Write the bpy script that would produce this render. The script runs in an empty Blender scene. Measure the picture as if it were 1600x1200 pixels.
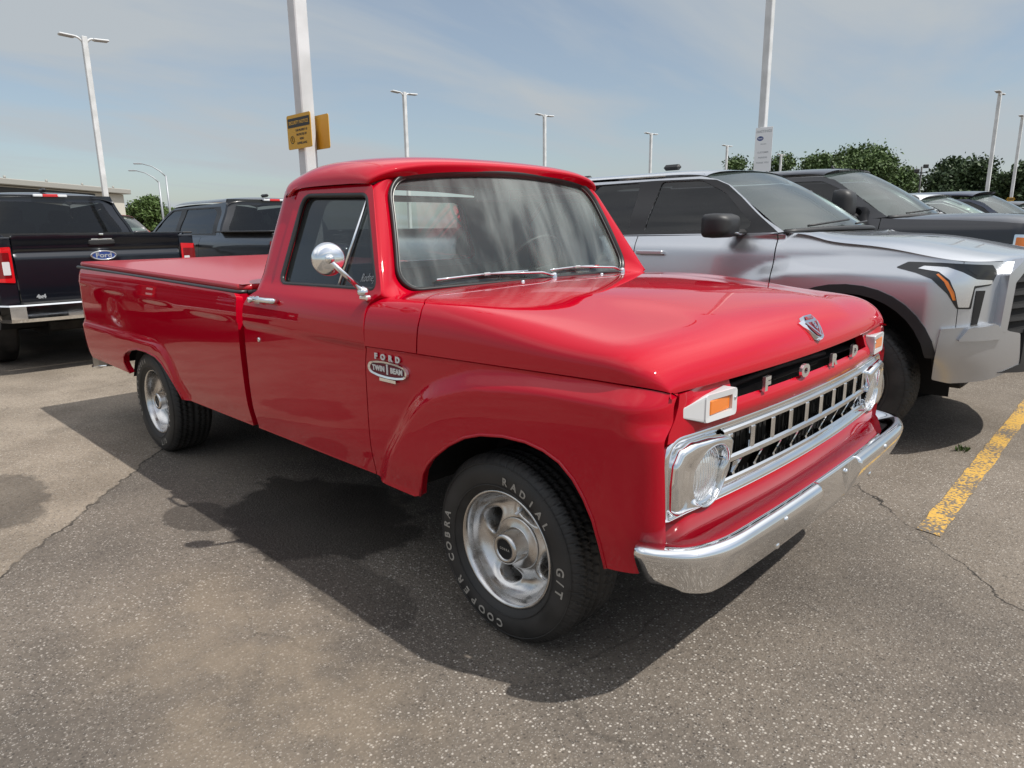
import bpy, math, random
import numpy as np
from mathutils import Vector, Matrix
from mathutils.geometry import delaunay_2d_cdt
S = bpy.context.scene
COL = S.collection
rng = random.Random(7)
PI = math.pi

# ------------------------------------------------------------------ camera, sky, sun, exposure
CAM_P = Vector((1.565, -2.442, 1.433))
cam_d = bpy.data.cameras.new("camera")
cam = bpy.data.objects.new("camera", cam_d); COL.objects.link(cam)
_p, _r, _y = 0.2229, -0.01307, 2.33896
_f = Vector((math.cos(_p)*math.cos(_y), math.cos(_p)*math.sin(_y), -math.sin(_p)))
_rt = Vector((math.sin(_y), -math.cos(_y), 0)); _up = _rt.cross(_f)
_R = math.cos(_r)*_rt + math.sin(_r)*_up; _U = -math.sin(_r)*_rt + math.cos(_r)*_up
M = Matrix((( _R.x, _U.x, -_f.x, CAM_P.x), (_R.y, _U.y, -_f.y, CAM_P.y), (_R.z, _U.z, -_f.z, CAM_P.z), (0, 0, 0, 1)))
cam.matrix_world = M
cam_d.sensor_width = 36; cam_d.lens = 1080.8/1600*36
cam_d.clip_start = .05; cam_d.clip_end = 2000
S.camera = cam
SUN = Vector((.67, .19, 1.0)).normalized()
w = bpy.data.worlds.new("World"); S.world = w; w.use_nodes = True
nt = w.node_tree; nt.nodes.clear()
def N(nt, t, **k):
    n = nt.nodes.new(t)
    for a, b in k.items(): setattr(n, a, b)
    return n
sky = N(nt, 'ShaderNodeTexSky', sky_type='NISHITA'); sky.sun_disc = False
sky.sun_elevation = math.asin(SUN.z); sky.sun_rotation = math.atan2(SUN.x, SUN.y)
sky.air_density = 1.0; sky.dust_density = 1.2; sky.ozone_density = 1.3
bg = N(nt, 'ShaderNodeBackground'); bg.inputs[1].default_value = .132
out = N(nt, 'ShaderNodeOutputWorld')
# thin streaky clouds: noise on the sky direction projected to a cloud plane
tc = N(nt, 'ShaderNodeTexCoord'); sep = N(nt, 'ShaderNodeSeparateXYZ'); nt.links.new(tc.outputs['Generated'], sep.inputs[0])
def math_n(nt, op, a, b=None, clamp=False):
    m = N(nt, 'ShaderNodeMath', operation=op); m.use_clamp = clamp
    for i, v in enumerate((a, b)):
        if v is None: continue
        if isinstance(v, (int, float)): m.inputs[i].default_value = v
        else: nt.links.new(v, m.inputs[i])
    return m.outputs[0]
zc = math_n(nt, 'MAXIMUM', sep.outputs[2], 0.0); zc = math_n(nt, 'ADD', zc, .13)
cx = math_n(nt, 'DIVIDE', sep.outputs[0], zc); cy = math_n(nt, 'DIVIDE', sep.outputs[1], zc)
cmb = N(nt, 'ShaderNodeCombineXYZ'); nt.links.new(cx, cmb.inputs[0]); nt.links.new(cy, cmb.inputs[1])
mp = N(nt, 'ShaderNodeMapping'); mp.inputs['Rotation'].default_value = (0, 0, .9); mp.inputs['Scale'].default_value = (.95, .38, 1)
mp.inputs['Location'].default_value = (3.1, 1.7, 0)
nt.links.new(cmb.outputs[0], mp.inputs[0])
n1 = N(nt, 'ShaderNodeTexNoise'); n1.inputs['Scale'].default_value = 1.1; n1.inputs['Detail'].default_value = 7; n1.inputs['Roughness'].default_value = .52; n1.inputs['Distortion'].default_value = .5
nt.links.new(mp.outputs[0], n1.inputs[0])
cr = N(nt, 'ShaderNodeValToRGB'); cr.color_ramp.elements[0].position = .42; cr.color_ramp.elements[1].position = .61
cr.color_ramp.elements[0].color = (.36, .36, .36, 1); cr.color_ramp.elements[1].color = (.97, .97, .97, 1)
nt.links.new(n1.outputs[0], cr.inputs[0])
mx = N(nt, 'ShaderNodeMix', data_type='RGBA'); nt.links.new(cr.outputs[0], mx.inputs[0])
sm = N(nt, 'ShaderNodeMix', data_type='RGBA'); sm.blend_type = 'MULTIPLY'; sm.inputs[0].default_value = 1; nt.links.new(sky.outputs[0], sm.inputs[6]); sm.inputs[7].default_value = (.70, .71, .70, 1); nt.links.new(sm.outputs[2], mx.inputs[6]); zr_ = N(nt, 'ShaderNodeMapRange'); zr_.interpolation_type = 'SMOOTHSTEP'; nt.links.new(sep.outputs[2], zr_.inputs[0])
for _i, _v in ((1, .30), (2, .62), (3, 0), (4, 1)): zr_.inputs[_i].default_value = _v
cm = N(nt, 'ShaderNodeMix', data_type='RGBA'); nt.links.new(zr_.outputs[0], cm.inputs[0]); cm.inputs[6].default_value = (2.85, 3.1, 3.3, 1); cm.inputs[7].default_value = (8.2, 8.3, 8.4, 1); nt.links.new(cm.outputs[2], mx.inputs[7])
nt.links.new(mx.outputs[2], bg.inputs[0]); nt.links.new(bg.outputs[0], out.inputs[0])
sd = bpy.data.lights.new("sun", 'SUN'); sd.energy = 3.7; sd.angle = math.radians(.6); sd.color = (1, .96, .9)
sun = bpy.data.objects.new("sun", sd); COL.objects.link(sun); sun.rotation_euler = SUN.to_track_quat('Z', 'Y').to_euler()
S.view_settings.view_transform = 'Standard'; S.view_settings.look = 'None'; S.view_settings.gamma = 1; S.view_settings.exposure = 0.35
S.cycles.max_bounces = 10; S.cycles.transparent_max_bounces = 16; S.cycles.caustics_reflective = False; S.cycles.caustics_refractive = False
S.cycles.sample_clamp_indirect = 6

# ------------------------------------------------------------------ materials
def mat(name, col=(.5, .5, .5), rough=.5, metal=0., coat=0., crough=.03, spec=.5, alpha=None):
    m = bpy.data.materials.new(name); m.use_nodes = True
    b = m.node_tree.nodes['Principled BSDF']
    b.inputs['Base Color'].default_value = (*col, 1); b.inputs['Roughness'].default_value = rough; b.inputs['Metallic'].default_value = metal
    b.inputs['Coat Weight'].default_value = coat; b.inputs['Coat Roughness'].default_value = crough; b.inputs['Specular IOR Level'].default_value = spec
    return m
def bump(m, scale, strength, dist=.002, detail=3, kind='noise', coord='Object'):
    nt = m.node_tree; b = nt.nodes['Principled BSDF']; tc = N(nt, 'ShaderNodeTexCoord')
    t = N(nt, 'ShaderNodeTexNoise') if kind == 'noise' else N(nt, 'ShaderNodeTexVoronoi')
    t.inputs['Scale'].default_value = scale
    if kind == 'noise': t.inputs['Detail'].default_value = detail
    nt.links.new(tc.outputs[coord], t.inputs[0]); bp = N(nt, 'ShaderNodeBump'); bp.inputs['Strength'].default_value = strength; bp.inputs['Distance'].default_value = dist
    nt.links.new(t.outputs[0], bp.inputs['Height']); nt.links.new(bp.outputs[0], b.inputs['Normal']); return m
def vary(m, c1, c2, scale, lo=.35, hi=.65, detail=4, rlo=None, rhi=None):
    nt = m.node_tree; b = nt.nodes['Principled BSDF']; tc = N(nt, 'ShaderNodeTexCoord')
    t = N(nt, 'ShaderNodeTexNoise'); t.inputs['Scale'].default_value = scale; t.inputs['Detail'].default_value = detail
    nt.links.new(tc.outputs['Object'], t.inputs[0]); r = N(nt, 'ShaderNodeValToRGB')
    r.color_ramp.elements[0].position = lo; r.color_ramp.elements[1].position = hi
    r.color_ramp.elements[0].color = (*c1, 1); r.color_ramp.elements[1].color = (*c2, 1)
    nt.links.new(t.outputs[0], r.inputs[0]); nt.links.new(r.outputs[0], b.inputs['Base Color'])
    if rlo is not None:
        mr = N(nt, 'ShaderNodeMapRange'); mr.inputs[1].default_value = lo; mr.inputs[2].default_value = hi; mr.inputs[3].default_value = rlo; mr.inputs[4].default_value = rhi
        nt.links.new(t.outputs[0], mr.inputs[0]); nt.links.new(mr.outputs[0], b.inputs['Roughness'])
    return m
def glass(name, tint, refl_rough=.0, ior=1.5, body=(.02, .025, .025), opac=.25):
    m = bpy.data.materials.new(name); m.use_nodes = True; nt = m.node_tree; nt.nodes.clear()
    o = N(nt, 'ShaderNodeOutputMaterial'); tr = N(nt, 'ShaderNodeBsdfTransparent'); tr.inputs[0].default_value = (*tint, 1)
    df = N(nt, 'ShaderNodeBsdfDiffuse'); df.inputs[0].default_value = (*body, 1)
    g = N(nt, 'ShaderNodeBsdfGlossy'); g.inputs['Roughness'].default_value = refl_rough; g.inputs[0].default_value = (1, 1, 1, 1)
    fr = N(nt, 'ShaderNodeFresnel'); fr.inputs[0].default_value = ior
    m1 = N(nt, 'ShaderNodeMixShader'); m1.inputs[0].default_value = opac; nt.links.new(tr.outputs[0], m1.inputs[1]); nt.links.new(df.outputs[0], m1.inputs[2])
    m2 = N(nt, 'ShaderNodeMixShader'); nt.links.new(fr.outputs[0], m2.inputs[0]); nt.links.new(m1.outputs[0], m2.inputs[1]); nt.links.new(g.outputs[0], m2.inputs[2])
    nt.links.new(m2.outputs[0], o.inputs[0]); return m
def paint(name, col, metal=0, rough=.4, coat=1., crough=.02, peel=.06):
    m = mat(name, col, rough, metal, coat, crough); m.node_tree.nodes['Principled BSDF'].inputs['Coat IOR'].default_value = 1.47
    nt = m.node_tree; b = nt.nodes['Principled BSDF']; tc = N(nt, 'ShaderNodeTexCoord')
    t = N(nt, 'ShaderNodeTexNoise'); t.inputs['Scale'].default_value = 9; t.inputs['Detail'].default_value = 2
    nt.links.new(tc.outputs['Object'], t.inputs[0]); bp = N(nt, 'ShaderNodeBump'); bp.inputs['Strength'].default_value = peel; bp.inputs['Distance'].default_value = .004
    nt.links.new(t.outputs[0], bp.inputs['Height']); nt.links.new(bp.outputs[0], b.inputs['Coat Normal'])
    return m
RED = paint('red_paint', (.42, .0015, .014), 0, .5, peel=.035); RED.node_tree.nodes['Principled BSDF'].inputs['Specular IOR Level'].default_value = .0
CHROME = mat('chrome', (.86, .87, .88), .035, 1.); vary(CHROME, (.80, .81, .82), (.88, .89, .9), 6, rlo=.03, rhi=.07)
ALU = mat('polished_aluminium', (.62, .61, .6), .22, 1.); vary(ALU, (.50, .49, .48), (.74, .73, .72), 14, rlo=.14, rhi=.36)
BLACK = mat('black_rubber', (.012, .012, .013), .55)
GASKET = mat('gasket', (.018, .018, .018), .38)
DARK = mat('dark_void', (.006, .006, .006), .8)
UNDER = mat('underbody', (.02, .019, .018), .7); vary(UNDER, (.012, .011, .011), (.04, .036, .032), 7)
TYRE = mat('tyre_rubber', (.02, .02, .02), .6); vary(TYRE, (.014, .014, .014), (.034, .031, .029), 9, rlo=.5, rhi=.72)
LETTER = mat('tyre_letter', (.30, .28, .25), .7)
WHITE = mat('white_plastic', (.62, .63, .64), .25, .15, .3)
HLGLASS = mat('fluted_headlight_glass', (.72, .74, .75), .16, .75, 1.)
def _flutes():
    nt = HLGLASS.node_tree; b = nt.nodes['Principled BSDF']; tc = N(nt, 'ShaderNodeTexCoord'); wv = N(nt, 'ShaderNodeTexWave'); wv.bands_direction = 'Y'; wv.inputs['Scale'].default_value = 26; wv.inputs['Distortion'].default_value = .6
    nt.links.new(tc.outputs['Object'], wv.inputs[0]); v = N(nt, 'ShaderNodeTexVoronoi'); v.inputs['Scale'].default_value = 28; nt.links.new(tc.outputs['Object'], v.inputs[0])
    a = math_n(nt, 'ADD', wv.outputs[1], math_n(nt, 'MULTIPLY', v.outputs[0], 1.2)); bp = N(nt, 'ShaderNodeBump'); bp.inputs['Strength'].default_value = .55; bp.inputs['Distance'].default_value = .004; nt.links.new(a, bp.inputs['Height']); nt.links.new(bp.outputs[0], b.inputs['Normal'])
_flutes()
AMBER = mat('amber_lens', (.75, .19, .01), .12, 0, 1.)
REDLENS = mat('red_lens', (.55, .008, .012), .12, 0, 1.)
LENSCORE = mat('lens_core', (.16, .004, .006), .15, 0, 1.)
CLEARL = mat('clear_lens', (.75, .76, .77), .12, .25, 1.)
def dust_glare(m, sc, lo, hi, a, b):  # pale diffuse streaks: dust film plus sky glare painted into the glass
    nt = m.node_tree; mixs = [n for n in nt.nodes if n.type == 'MIX_SHADER'][0]; tc = N(nt, 'ShaderNodeTexCoord'); mp = N(nt, 'ShaderNodeMapping'); mp.inputs['Scale'].default_value = sc; mp.inputs['Rotation'].default_value = (.3, 0, 0)
    t = N(nt, 'ShaderNodeTexNoise'); t.inputs['Scale'].default_value = 1; t.inputs['Detail'].default_value = 5; t.inputs['Distortion'].default_value = .6; nt.links.new(tc.outputs['Object'], mp.inputs[0]); nt.links.new(mp.outputs[0], t.inputs[0])
    r = N(nt, 'ShaderNodeMapRange'); r.interpolation_type = 'SMOOTHSTEP'
    for i, v in ((1, lo), (2, hi), (3, a), (4, b)): r.inputs[i].default_value = v
    nt.links.new(t.outputs[0], r.inputs[0]); nt.links.new(r.outputs[0], mixs.inputs[0]); return m
WSGLASS = glass('windshield_glass', (.80, .87, .84), 0, 1.55, (.38, .44, .42), .10); dust_glare(WSGLASS, (1.0, 5.0, 1.2), .38, .72, .04, .38)  # greenish haze body stands in for sky reflection as well as dust
SIDEGL = glass('side_glass', (.16, .17, .17), 0, 1.5, (.04, .045, .045), .5)
CLEARGL = glass('clear_side_glass', (.80, .86, .84), 0, 1.5, (.1, .11, .11), .05)
TINTGL = glass('privacy_glass', (.10, .105, .11), 0, 1.5, (.012, .013, .015), .35)
REARGL = glass('rear_glass', (.30, .33, .32), 0, 1.5, (.012, .013, .015), .15)
GREENGL = glass('front_glass', (.50, .60, .55), 0, 1.55, (.12, .16, .15), .25)
SILVER = paint('silver_paint', (.58, .60, .63), .85, .32, 1., .03)
SILVERF = paint('satin_silver', (.50, .51, .53), .85, .30, .4, .1)
BLACKP = paint('black_paint', (.006, .0065, .009), .2, .3)
BLUEBLACK = paint('blue_black_paint', (.004, .006, .011), .3, .3)
GREYBLK = paint('charcoal_paint', (.022, .023, .028), .5, .3)
WHITEP = paint('white_paint', (.78, .79, .8), 0, .35)
NAVY = paint('navy_paint', (.016, .024, .05), .4, .3)
CARRED = mat('dark_red_paint', (.24, .008, .012), .45, 0, .25)
TRIM = mat('black_plastic', (.018, .018, .019), .5); bump(TRIM, 300, .3, .001)
BEAD = mat('dull_trim_bead', (.20, .20, .19), .35, .8)
FIELD = mat('badge_enamel', (.14, .008, .02), .6)
REFLECTOR = mat('headlight_reflector', (.80, .81, .83), .22, .9, 1.)
SEAT = mat('seat_cloth', (.06, .058, .056), .8)
LGREY = mat('grey_trim', (.30, .31, .32), .6)
POLE = mat('white_pole_paint', (.6, .61, .62), .45); vary(POLE, (.50, .51, .51), (.64, .65, .66), 2.5, detail=7)
GALV = mat('galvanised_pole', (.34, .36, .38), .5, .4)
YSIGN = mat('yellow_sign', (.62, .34, .02), .45)
YPAINT = None
SIGNBLK = mat('sign_ink', (.02, .018, .015), .5)
SIGNWHT = mat('sign_white', (.78, .79, .8), .4)
SIGNBLUE = mat('sign_blue', (.02, .05, .2), .35, 0, .6)

# ------------------------------------------------------------------ helpers
def empty(name, loc=(0, 0, 0), rz=0, label=None, cat=None, group=None, parent=None):
    o = bpy.data.objects.new(name, None); COL.objects.link(o); o.location = loc; o.rotation_euler = (0, 0, rz); o.empty_display_size = .3
    tag(o, label, cat, group)
    if parent: o.parent = parent
    return o
def tag(o, label=None, cat=None, group=None, kind=None):
    if label: o['label'] = label
    if cat: o['category'] = cat
    if group: o['group'] = group
    if kind: o['kind'] = kind
    return o
def obj(name, V, F, m, parent=None, smooth=True, normals=None, flat_from=None):
    me = bpy.data.meshes.new(name)
    me.from_pydata([tuple(map(float, v)) for v in V], [], [tuple(int(i) for i in f) for f in F]); me.validate(); me.update()
    if smooth:
        me.polygons.foreach_set('use_smooth', [True]*len(me.polygons))
    if normals is not None and len(me.vertices) == len(normals):
        me.normals_split_custom_set_from_vertices([tuple(map(float, n)) for n in normals])
    o = bpy.data.objects.new(name, me); COL.objects.link(o)
    if isinstance(m, (list, tuple)):
        for a in m: me.materials.append(a)
    else: me.materials.append(m)
    if parent: o.parent = parent
    return o
class MB:
    """collects shapes into one mesh"""
    def __init__(s): s.V = []; s.F = []; s.sm = []; s.mi = []
    def add(s, V, F, smooth=True, mi=0):
        b = len(s.V); s.V += [tuple(map(float, v)) for v in V]; s.F += [tuple(int(i)+b for i in f) for f in F]; s.sm += [smooth]*len(F); s.mi += [mi]*len(F); return s
    def box(s, c, d, bev=0, rot=None, smooth=False, mi=0):
        cx, cy, cz = c; hx, hy, hz = d[0]/2, d[1]/2, d[2]/2; b = min(bev, hx*.9, hy*.9, hz*.9)
        if b <= 0:
            V = [(x, y, z) for x in (-hx, hx) for y in (-hy, hy) for z in (-hz, hz)]
            F = [(0, 1, 3, 2), (4, 6, 7, 5), (0, 4, 5, 1), (2, 3, 7, 6), (0, 2, 6, 4), (1, 5, 7, 3)]
        else:
            V = []; idx = {}
            for sx in (-1, 1):
                for sy in (-1, 1):
                    for sz in (-1, 1):
                        for ax in range(3):
                            p = [sx*(hx-b), sy*(hy-b), sz*(hz-b)]; p[ax] = (sx*hx, sy*hy, sz*hz)[ax]
                            idx[(sx, sy, sz, ax)] = len(V); V.append(tuple(p))
            I = lambda *k: idx[k]; F = []
            for sx in (-1, 1): F.append([I(sx, -1, -1, 0), I(sx, 1, -1, 0), I(sx, 1, 1, 0), I(sx, -1, 1, 0)][::sx])
            for sy in (-1, 1): F.append([I(-1, sy, -1, 1), I(-1, sy, 1, 1), I(1, sy, 1, 1), I(1, sy, -1, 1)][::sy])
            for sz in (-1, 1): F.append([I(-1, -1, sz, 2), I(1, -1, sz, 2), I(1, 1, sz, 2), I(-1, 1, sz, 2)][::sz])
            for sx in (-1, 1):
                for sy in (-1, 1): F.append([I(sx, sy, -1, 0), I(sx, sy, -1, 1), I(sx, sy, 1, 1), I(sx, sy, 1, 0)][::-sx*sy])
            for sx in (-1, 1):
                for sz in (-1, 1): F.append([I(sx, -1, sz, 0), I(sx, -1, sz, 2), I(sx, 1, sz, 2), I(sx, 1, sz, 0)][::sx*sz])
            for sy in (-1, 1):
                for sz in (-1, 1): F.append([I(-1, sy, sz, 1), I(-1, sy, sz, 2), I(1, sy, sz, 2), I(1, sy, sz, 1)][::-sy*sz])
            for sx in (-1, 1):
                for sy in (-1, 1):
                    for sz in (-1, 1): F.append([I(sx, sy, sz, 0), I(sx, sy, sz, 1), I(sx, sy, sz, 2)][::sx*sy*sz])
        if rot is not None: V = [tuple(rot @ Vector(v)) for v in V]
        return s.add([(v[0]+cx, v[1]+cy, v[2]+cz) for v in V], F, smooth, mi)
    def tube(s, pts, r, n=10, closed=False, flat=None, cap=True, mi=0):
        P = [Vector(p) for p in pts]; m = len(P); rs = r if isinstance(r, (list, tuple)) else [r]*m
        V = []; up = Vector((0, 0, 1)); prevA = None
        for i, p in enumerate(P):
            if closed: t = P[(i+1) % m]-P[i-1]
            else: t = P[min(i+1, m-1)]-P[max(i-1, 0)]
            if t.length < 1e-9: t = Vector((0, 0, 1))
            t.normalize()
            if prevA is None:
                a = t.cross(up)
                if a.length < .1: a = t.cross(Vector((1, 0, 0)))
            else: a = prevA - t*prevA.dot(t)
            a.normalize(); b = t.cross(a).normalized(); prevA = a
            for k in range(n):
                th = 2*PI*k/n; V.append(p+a*math.cos(th)*rs[i]+b*math.sin(th)*rs[i]*(flat or 1))
        F = []
        for i in range(m if closed else m-1):
            for k in range(n):
                i2 = (i+1) % m; F.append((i*n+k, i*n+(k+1) % n, i2*n+(k+1) % n, i2*n+k))
        if cap and not closed: F.append(tuple(range(n))[::-1]); F.append(tuple((m-1)*n+k for k in range(n)))
        return s.add(V, F, True, mi)
    def lathe(s, prof, n=32, c=(0, 0, 0), ax='y', ang=2*PI, mi=0, flip=1):
        """prof: list of (radius, height along axis)"""
        V = []; full = abs(ang-2*PI) < 1e-6; m = n if full else n+1
        for (r, h) in prof:
            for k in range(m):
                t = ang*k/n; a, b = r*math.cos(t), r*math.sin(t)
                q = {'y': (a, h*flip, b), 'z': (a, b, h*flip), 'x': (h*flip, a, b)}[ax]; V.append((q[0]+c[0], q[1]+c[1], q[2]+c[2]))
        F = []
        for i in range(len(prof)-1):
            for k in range(n if full else n):
                k2 = (k+1) % m; F.append((i*m+k, (i+1)*m+k, (i+1)*m+k2, i*m+k2))
        return s.add(V, F, True, mi)
    def build(s, name, m, parent=None):
        o = obj(name, s.V, s.F, m, parent, smooth=False); o.data.polygons.foreach_set('use_smooth', s.sm)
        if isinstance(m, (list, tuple)): o.data.polygons.foreach_set('material_index', s.mi)
        o.data.update(); return o
def prism(poly, d, mb, fn, mi=0, smooth=False):
    """extrude polygon (list of 2d) by depth d, fn(u,v,w)->3D"""
    n = len(poly); V = [fn(u, v, d) for u, v in poly]+[fn(u, v, 0) for u, v in poly]
    mb.add(V, [tuple(range(n))]+[(i, n+i, n+(i+1) % n, (i+1) % n) for i in range(n)], smooth, mi)

class CS:
    """natural cubic spline"""
    def __init__(s, x, y):
        x = np.array(x, float); y = np.array(y, float); n = len(x); h = np.diff(x); A = np.eye(n); b = np.zeros(n)
        for i in range(1, n-1):
            A[i, i-1] = h[i-1]; A[i, i] = 2*(h[i-1]+h[i]); A[i, i+1] = h[i]; b[i] = 6*((y[i+1]-y[i])/h[i]-(y[i]-y[i-1])/h[i-1])
        s.x, s.y, s.M, s.h = x, y, np.linalg.solve(A, b), h
    def __call__(s, t):
        t = np.clip(np.asarray(t, float), s.x[0], s.x[-1]); i = np.clip(np.searchsorted(s.x, t)-1, 0, len(s.h)-1)
        h = s.h[i]; a = (s.x[i+1]-t)/h; b = (t-s.x[i])/h
        return a*s.y[i]+b*s.y[i+1]+((a**3-a)*s.M[i]+(b**3-b)*s.M[i+1])*h*h/6
def sstep(a, b, t):
    t = np.clip((np.asarray(t, float)-a)/(b-a), 0, 1); return t*t*(3-2*t)
def bas(n, t):
    """clamped cubic b-spline basis matrix for n control points at t in 0..1"""
    k = 3; kn = np.concatenate([[0]*k, np.linspace(0, 1, n-k+1), [1]*k]); t = np.clip(np.asarray(t, float).ravel(), 0, 1-1e-9)
    B = np.array([(t >= kn[i]) & (t < kn[i+1]) for i in range(len(kn)-1)], float)
    for d in range(1, k+1):
        Bn = []
        for i in range(len(kn)-1-d):
            a = (t-kn[i])/(kn[i+d]-kn[i])*B[i] if kn[i+d] > kn[i] else 0*t
            b = (kn[i+d+1]-t)/(kn[i+d+1]-kn[i+1])*B[i+1] if kn[i+d+1] > kn[i+1] else 0*t
            Bn.append(a+b)
        B = np.array(Bn)
    return B.T
class BS:
    def __init__(s, G): s.G = np.array(G, float)
    def __call__(s, u, v):
        u = np.asarray(u, float).ravel(); v = np.asarray(v, float).ravel()
        A = bas(s.G.shape[0], u); B = bas(s.G.shape[1], v)
        return np.einsum('pi,pj,ijk->pk', A, B, s.G)
def mirror_cols(G):
    """G rows of [x,y,z] from centre (y=0) outwards -> full symmetric, -y first"""
    return [[[p[0], -p[1], p[2]] for p in r[:0:-1]]+[list(p) for p in r] for r in G]
def fnormals(fn, U, Vv, sign, e=2e-3):
    a = fn(U+e, Vv)-fn(U-e, Vv); b = fn(U, Vv+e)-fn(U, Vv-e); n = np.cross(a, b)
    l = np.linalg.norm(n, axis=1, keepdims=True); l[l < 1e-12] = 1; return sign*n/l
def resample(poly, step):
    out = []
    for i in range(len(poly)):
        a = np.array(poly[i], float); b = np.array(poly[(i+1) % len(poly)], float); n = max(1, int(round(np.linalg.norm(b-a)/step)))
        for k in range(n): out.append(a+(b-a)*k/n)
    return np.array(out)
def inside(P, poly):
    x, y = P[:, 0], P[:, 1]; r = np.zeros(len(P), bool); n = len(poly); j = n-1
    for i in range(n):
        xi, yi = poly[i]; xj, yj = poly[j]
        c = ((yi > y) != (yj > y)) & (x < (xj-xi)*(y-yi)/((yj-yi) if yj != yi else 1e-12)+xi); r ^= c; j = i
    return r
def rnd(poly, r, n=5):
    """round polygon corners; r scalar or list"""
    out = []; m = len(poly)
    for i in range(m):
        p0, p, p2 = np.array(poly[i-1], float), np.array(poly[i], float), np.array(poly[(i+1) % m], float); rr = r[i] if isinstance(r, (list, tuple)) else r
        d0 = p0-p; d2 = p2-p; l0 = np.linalg.norm(d0); l2 = np.linalg.norm(d2); q = min(rr, l0*.48, l2*.48)
        if q < 1e-4: out.append(tuple(p)); continue
        a = p+d0/l0*q; b = p+d2/l2*q
        for k in range(n+1):
            t = k/n; out.append(tuple((1-t)**2*a+2*t*(1-t)*p+t*t*b))
    return out
def panel(name, outer, fn, m, parent, holes=(), step=.03, thick=.012, out=(0, 1, 0), off=0., stepv=None, rim=True):
    sx = step; sy = stepv or step
    loops = [resample([(p[0]/sx, p[1]/sy) for p in L], .7) for L in [outer]+list(holes)]
    P = []; E = []
    for L in loops:
        b = len(P); P += [tuple(q) for q in L]; E += [(b+i, b+(i+1) % len(L)) for i in range(len(L))]
    L0 = loops[0]; lo = L0.min(0); hi = L0.max(0); gx, gy = np.meshgrid(np.arange(lo[0]+.5, hi[0], 1.), np.arange(lo[1]+.5, hi[1], 1.))
    G = np.c_[gx.ravel(), gy.ravel()]
    if len(G):
        k = inside(G, L0)
        for h in loops[1:]: k &= ~inside(G, h)
        G = G[k]
        if len(G):
            B = np.array(P); keep = np.ones(len(G), bool)
            for q in B: keep &= ((G-q)**2).sum(1) > .2
            P += [tuple(q) for q in G[keep]]
    r = delaunay_2d_cdt([Vector(p) for p in P], E, [], 0, 1e-5)
    V2 = np.array([tuple(v) for v in r[0]]); T = [tuple(f) for f in r[2]]
    C = np.array([(V2[a]+V2[b]+V2[c])/3 for a, b, c in T]); k = inside(C, loops[0])
    for h in loops[1:]: k &= ~inside(C, h)
    T = [t for t, kk in zip(T, k) if kk]
    U = V2[:, 0]*sx; W = V2[:, 1]*sy; X = fn(U, W)
    cu, cv = np.array([U.mean()]), np.array([W.mean()]); nn = fnormals(fn, cu, cv, 1)[0]; sign = 1 if np.dot(nn, out) >= 0 else -1
    NN = fnormals(fn, U, W, sign); X = X+NN*off
    F = []
    for a, b, c in T:
        g = np.cross(X[b]-X[a], X[c]-X[a]); F.append((a, b, c) if np.dot(g, NN[a]) > 0 else (a, c, b))
    V = list(X); Nn = list(NN)
    if rim and thick > 0:
        for L in loops:
            Q = L*[sx, sy]; n = len(Q); A = fn(Q[:, 0], Q[:, 1]); na = fnormals(fn, Q[:, 0], Q[:, 1], sign); A = A+na*off; Bk = A-na*thick
            ar = np.sum(Q[:, 0]*np.roll(Q[:, 1], -1)-np.roll(Q[:, 0], -1)*Q[:, 1]); sg_ = sign*(1 if ar > 0 else -1)*(1 if L is loops[0] else -1)
            b = len(V); V += list(A)+list(Bk); side = np.cross(np.roll(A, -1, 0)-np.roll(A, 1, 0), na)*sg_; side /= np.maximum(np.linalg.norm(side, axis=1, keepdims=True), 1e-9)
            g = np.sum(np.cross(np.roll(A, -1, 0)-A, Bk-A)*side); Nn += list(side)*2
            F += [(b+i, b+(i+1) % n, b+n+(i+1) % n, b+n+i)[::1 if g > 0 else -1] for i in range(n)]
    return obj(name, V, F, m, parent, True, Nn)
def strip(name, fn, line, width, m, parent, out=(0, 1, 0), off=.003, r=None, closed=False, sub=1, n=8, flat=None):
    """a tube laid along a 2D line on fn"""
    L = np.array(line, float); X = fn(L[:, 0], L[:, 1]); nn = fnormals(fn, L[:, 0], L[:, 1], 1)
    k = len(L)//2; sg = 1 if np.dot(nn[k], out) >= 0 else -1; X = X+nn*sg*off
    mb = MB(); mb.tube([tuple(p) for p in X], width, n, closed, flat); return mb.build(name, m, parent)
def text_mesh(txt, size, depth=.0, bold=0., spacing=1.):
    c = bpy.data.curves.new('t', 'FONT'); c.body = txt; c.size = size; c.extrude = depth; c.offset = bold; c.align_x = 'CENTER'; c.align_y = 'CENTER'; c.space_character = spacing; c.resolution_u = 3
    o = bpy.data.objects.new('t', c); COL.objects.link(o); dg = bpy.context.evaluated_depsgraph_get(); me = bpy.data.meshes.new_from_object(o.evaluated_get(dg))
    V = [tuple(v.co) for v in me.vertices]; F = [tuple(p.vertices) for p in me.polygons]
    bpy.data.objects.remove(o); bpy.data.curves.remove(c); bpy.data.meshes.remove(me); return V, F
def grid_obj(name, fn, m, parent, nu=30, nv=30, u=(0, 1), v=(0, 1), flip=False, off=0):
    uu, vv = np.meshgrid(np.linspace(*u, nu), np.linspace(*v, nv), indexing='ij'); X = fn(uu.ravel(), vv.ravel())
    F = [(i*nv+j, (i+1)*nv+j, (i+1)*nv+j+1, i*nv+j+1) for i in range(nu-1) for j in range(nv-1)]
    if flip: F = [f[::-1] for f in F]
    return obj(name, X, F, m, parent)
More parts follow.
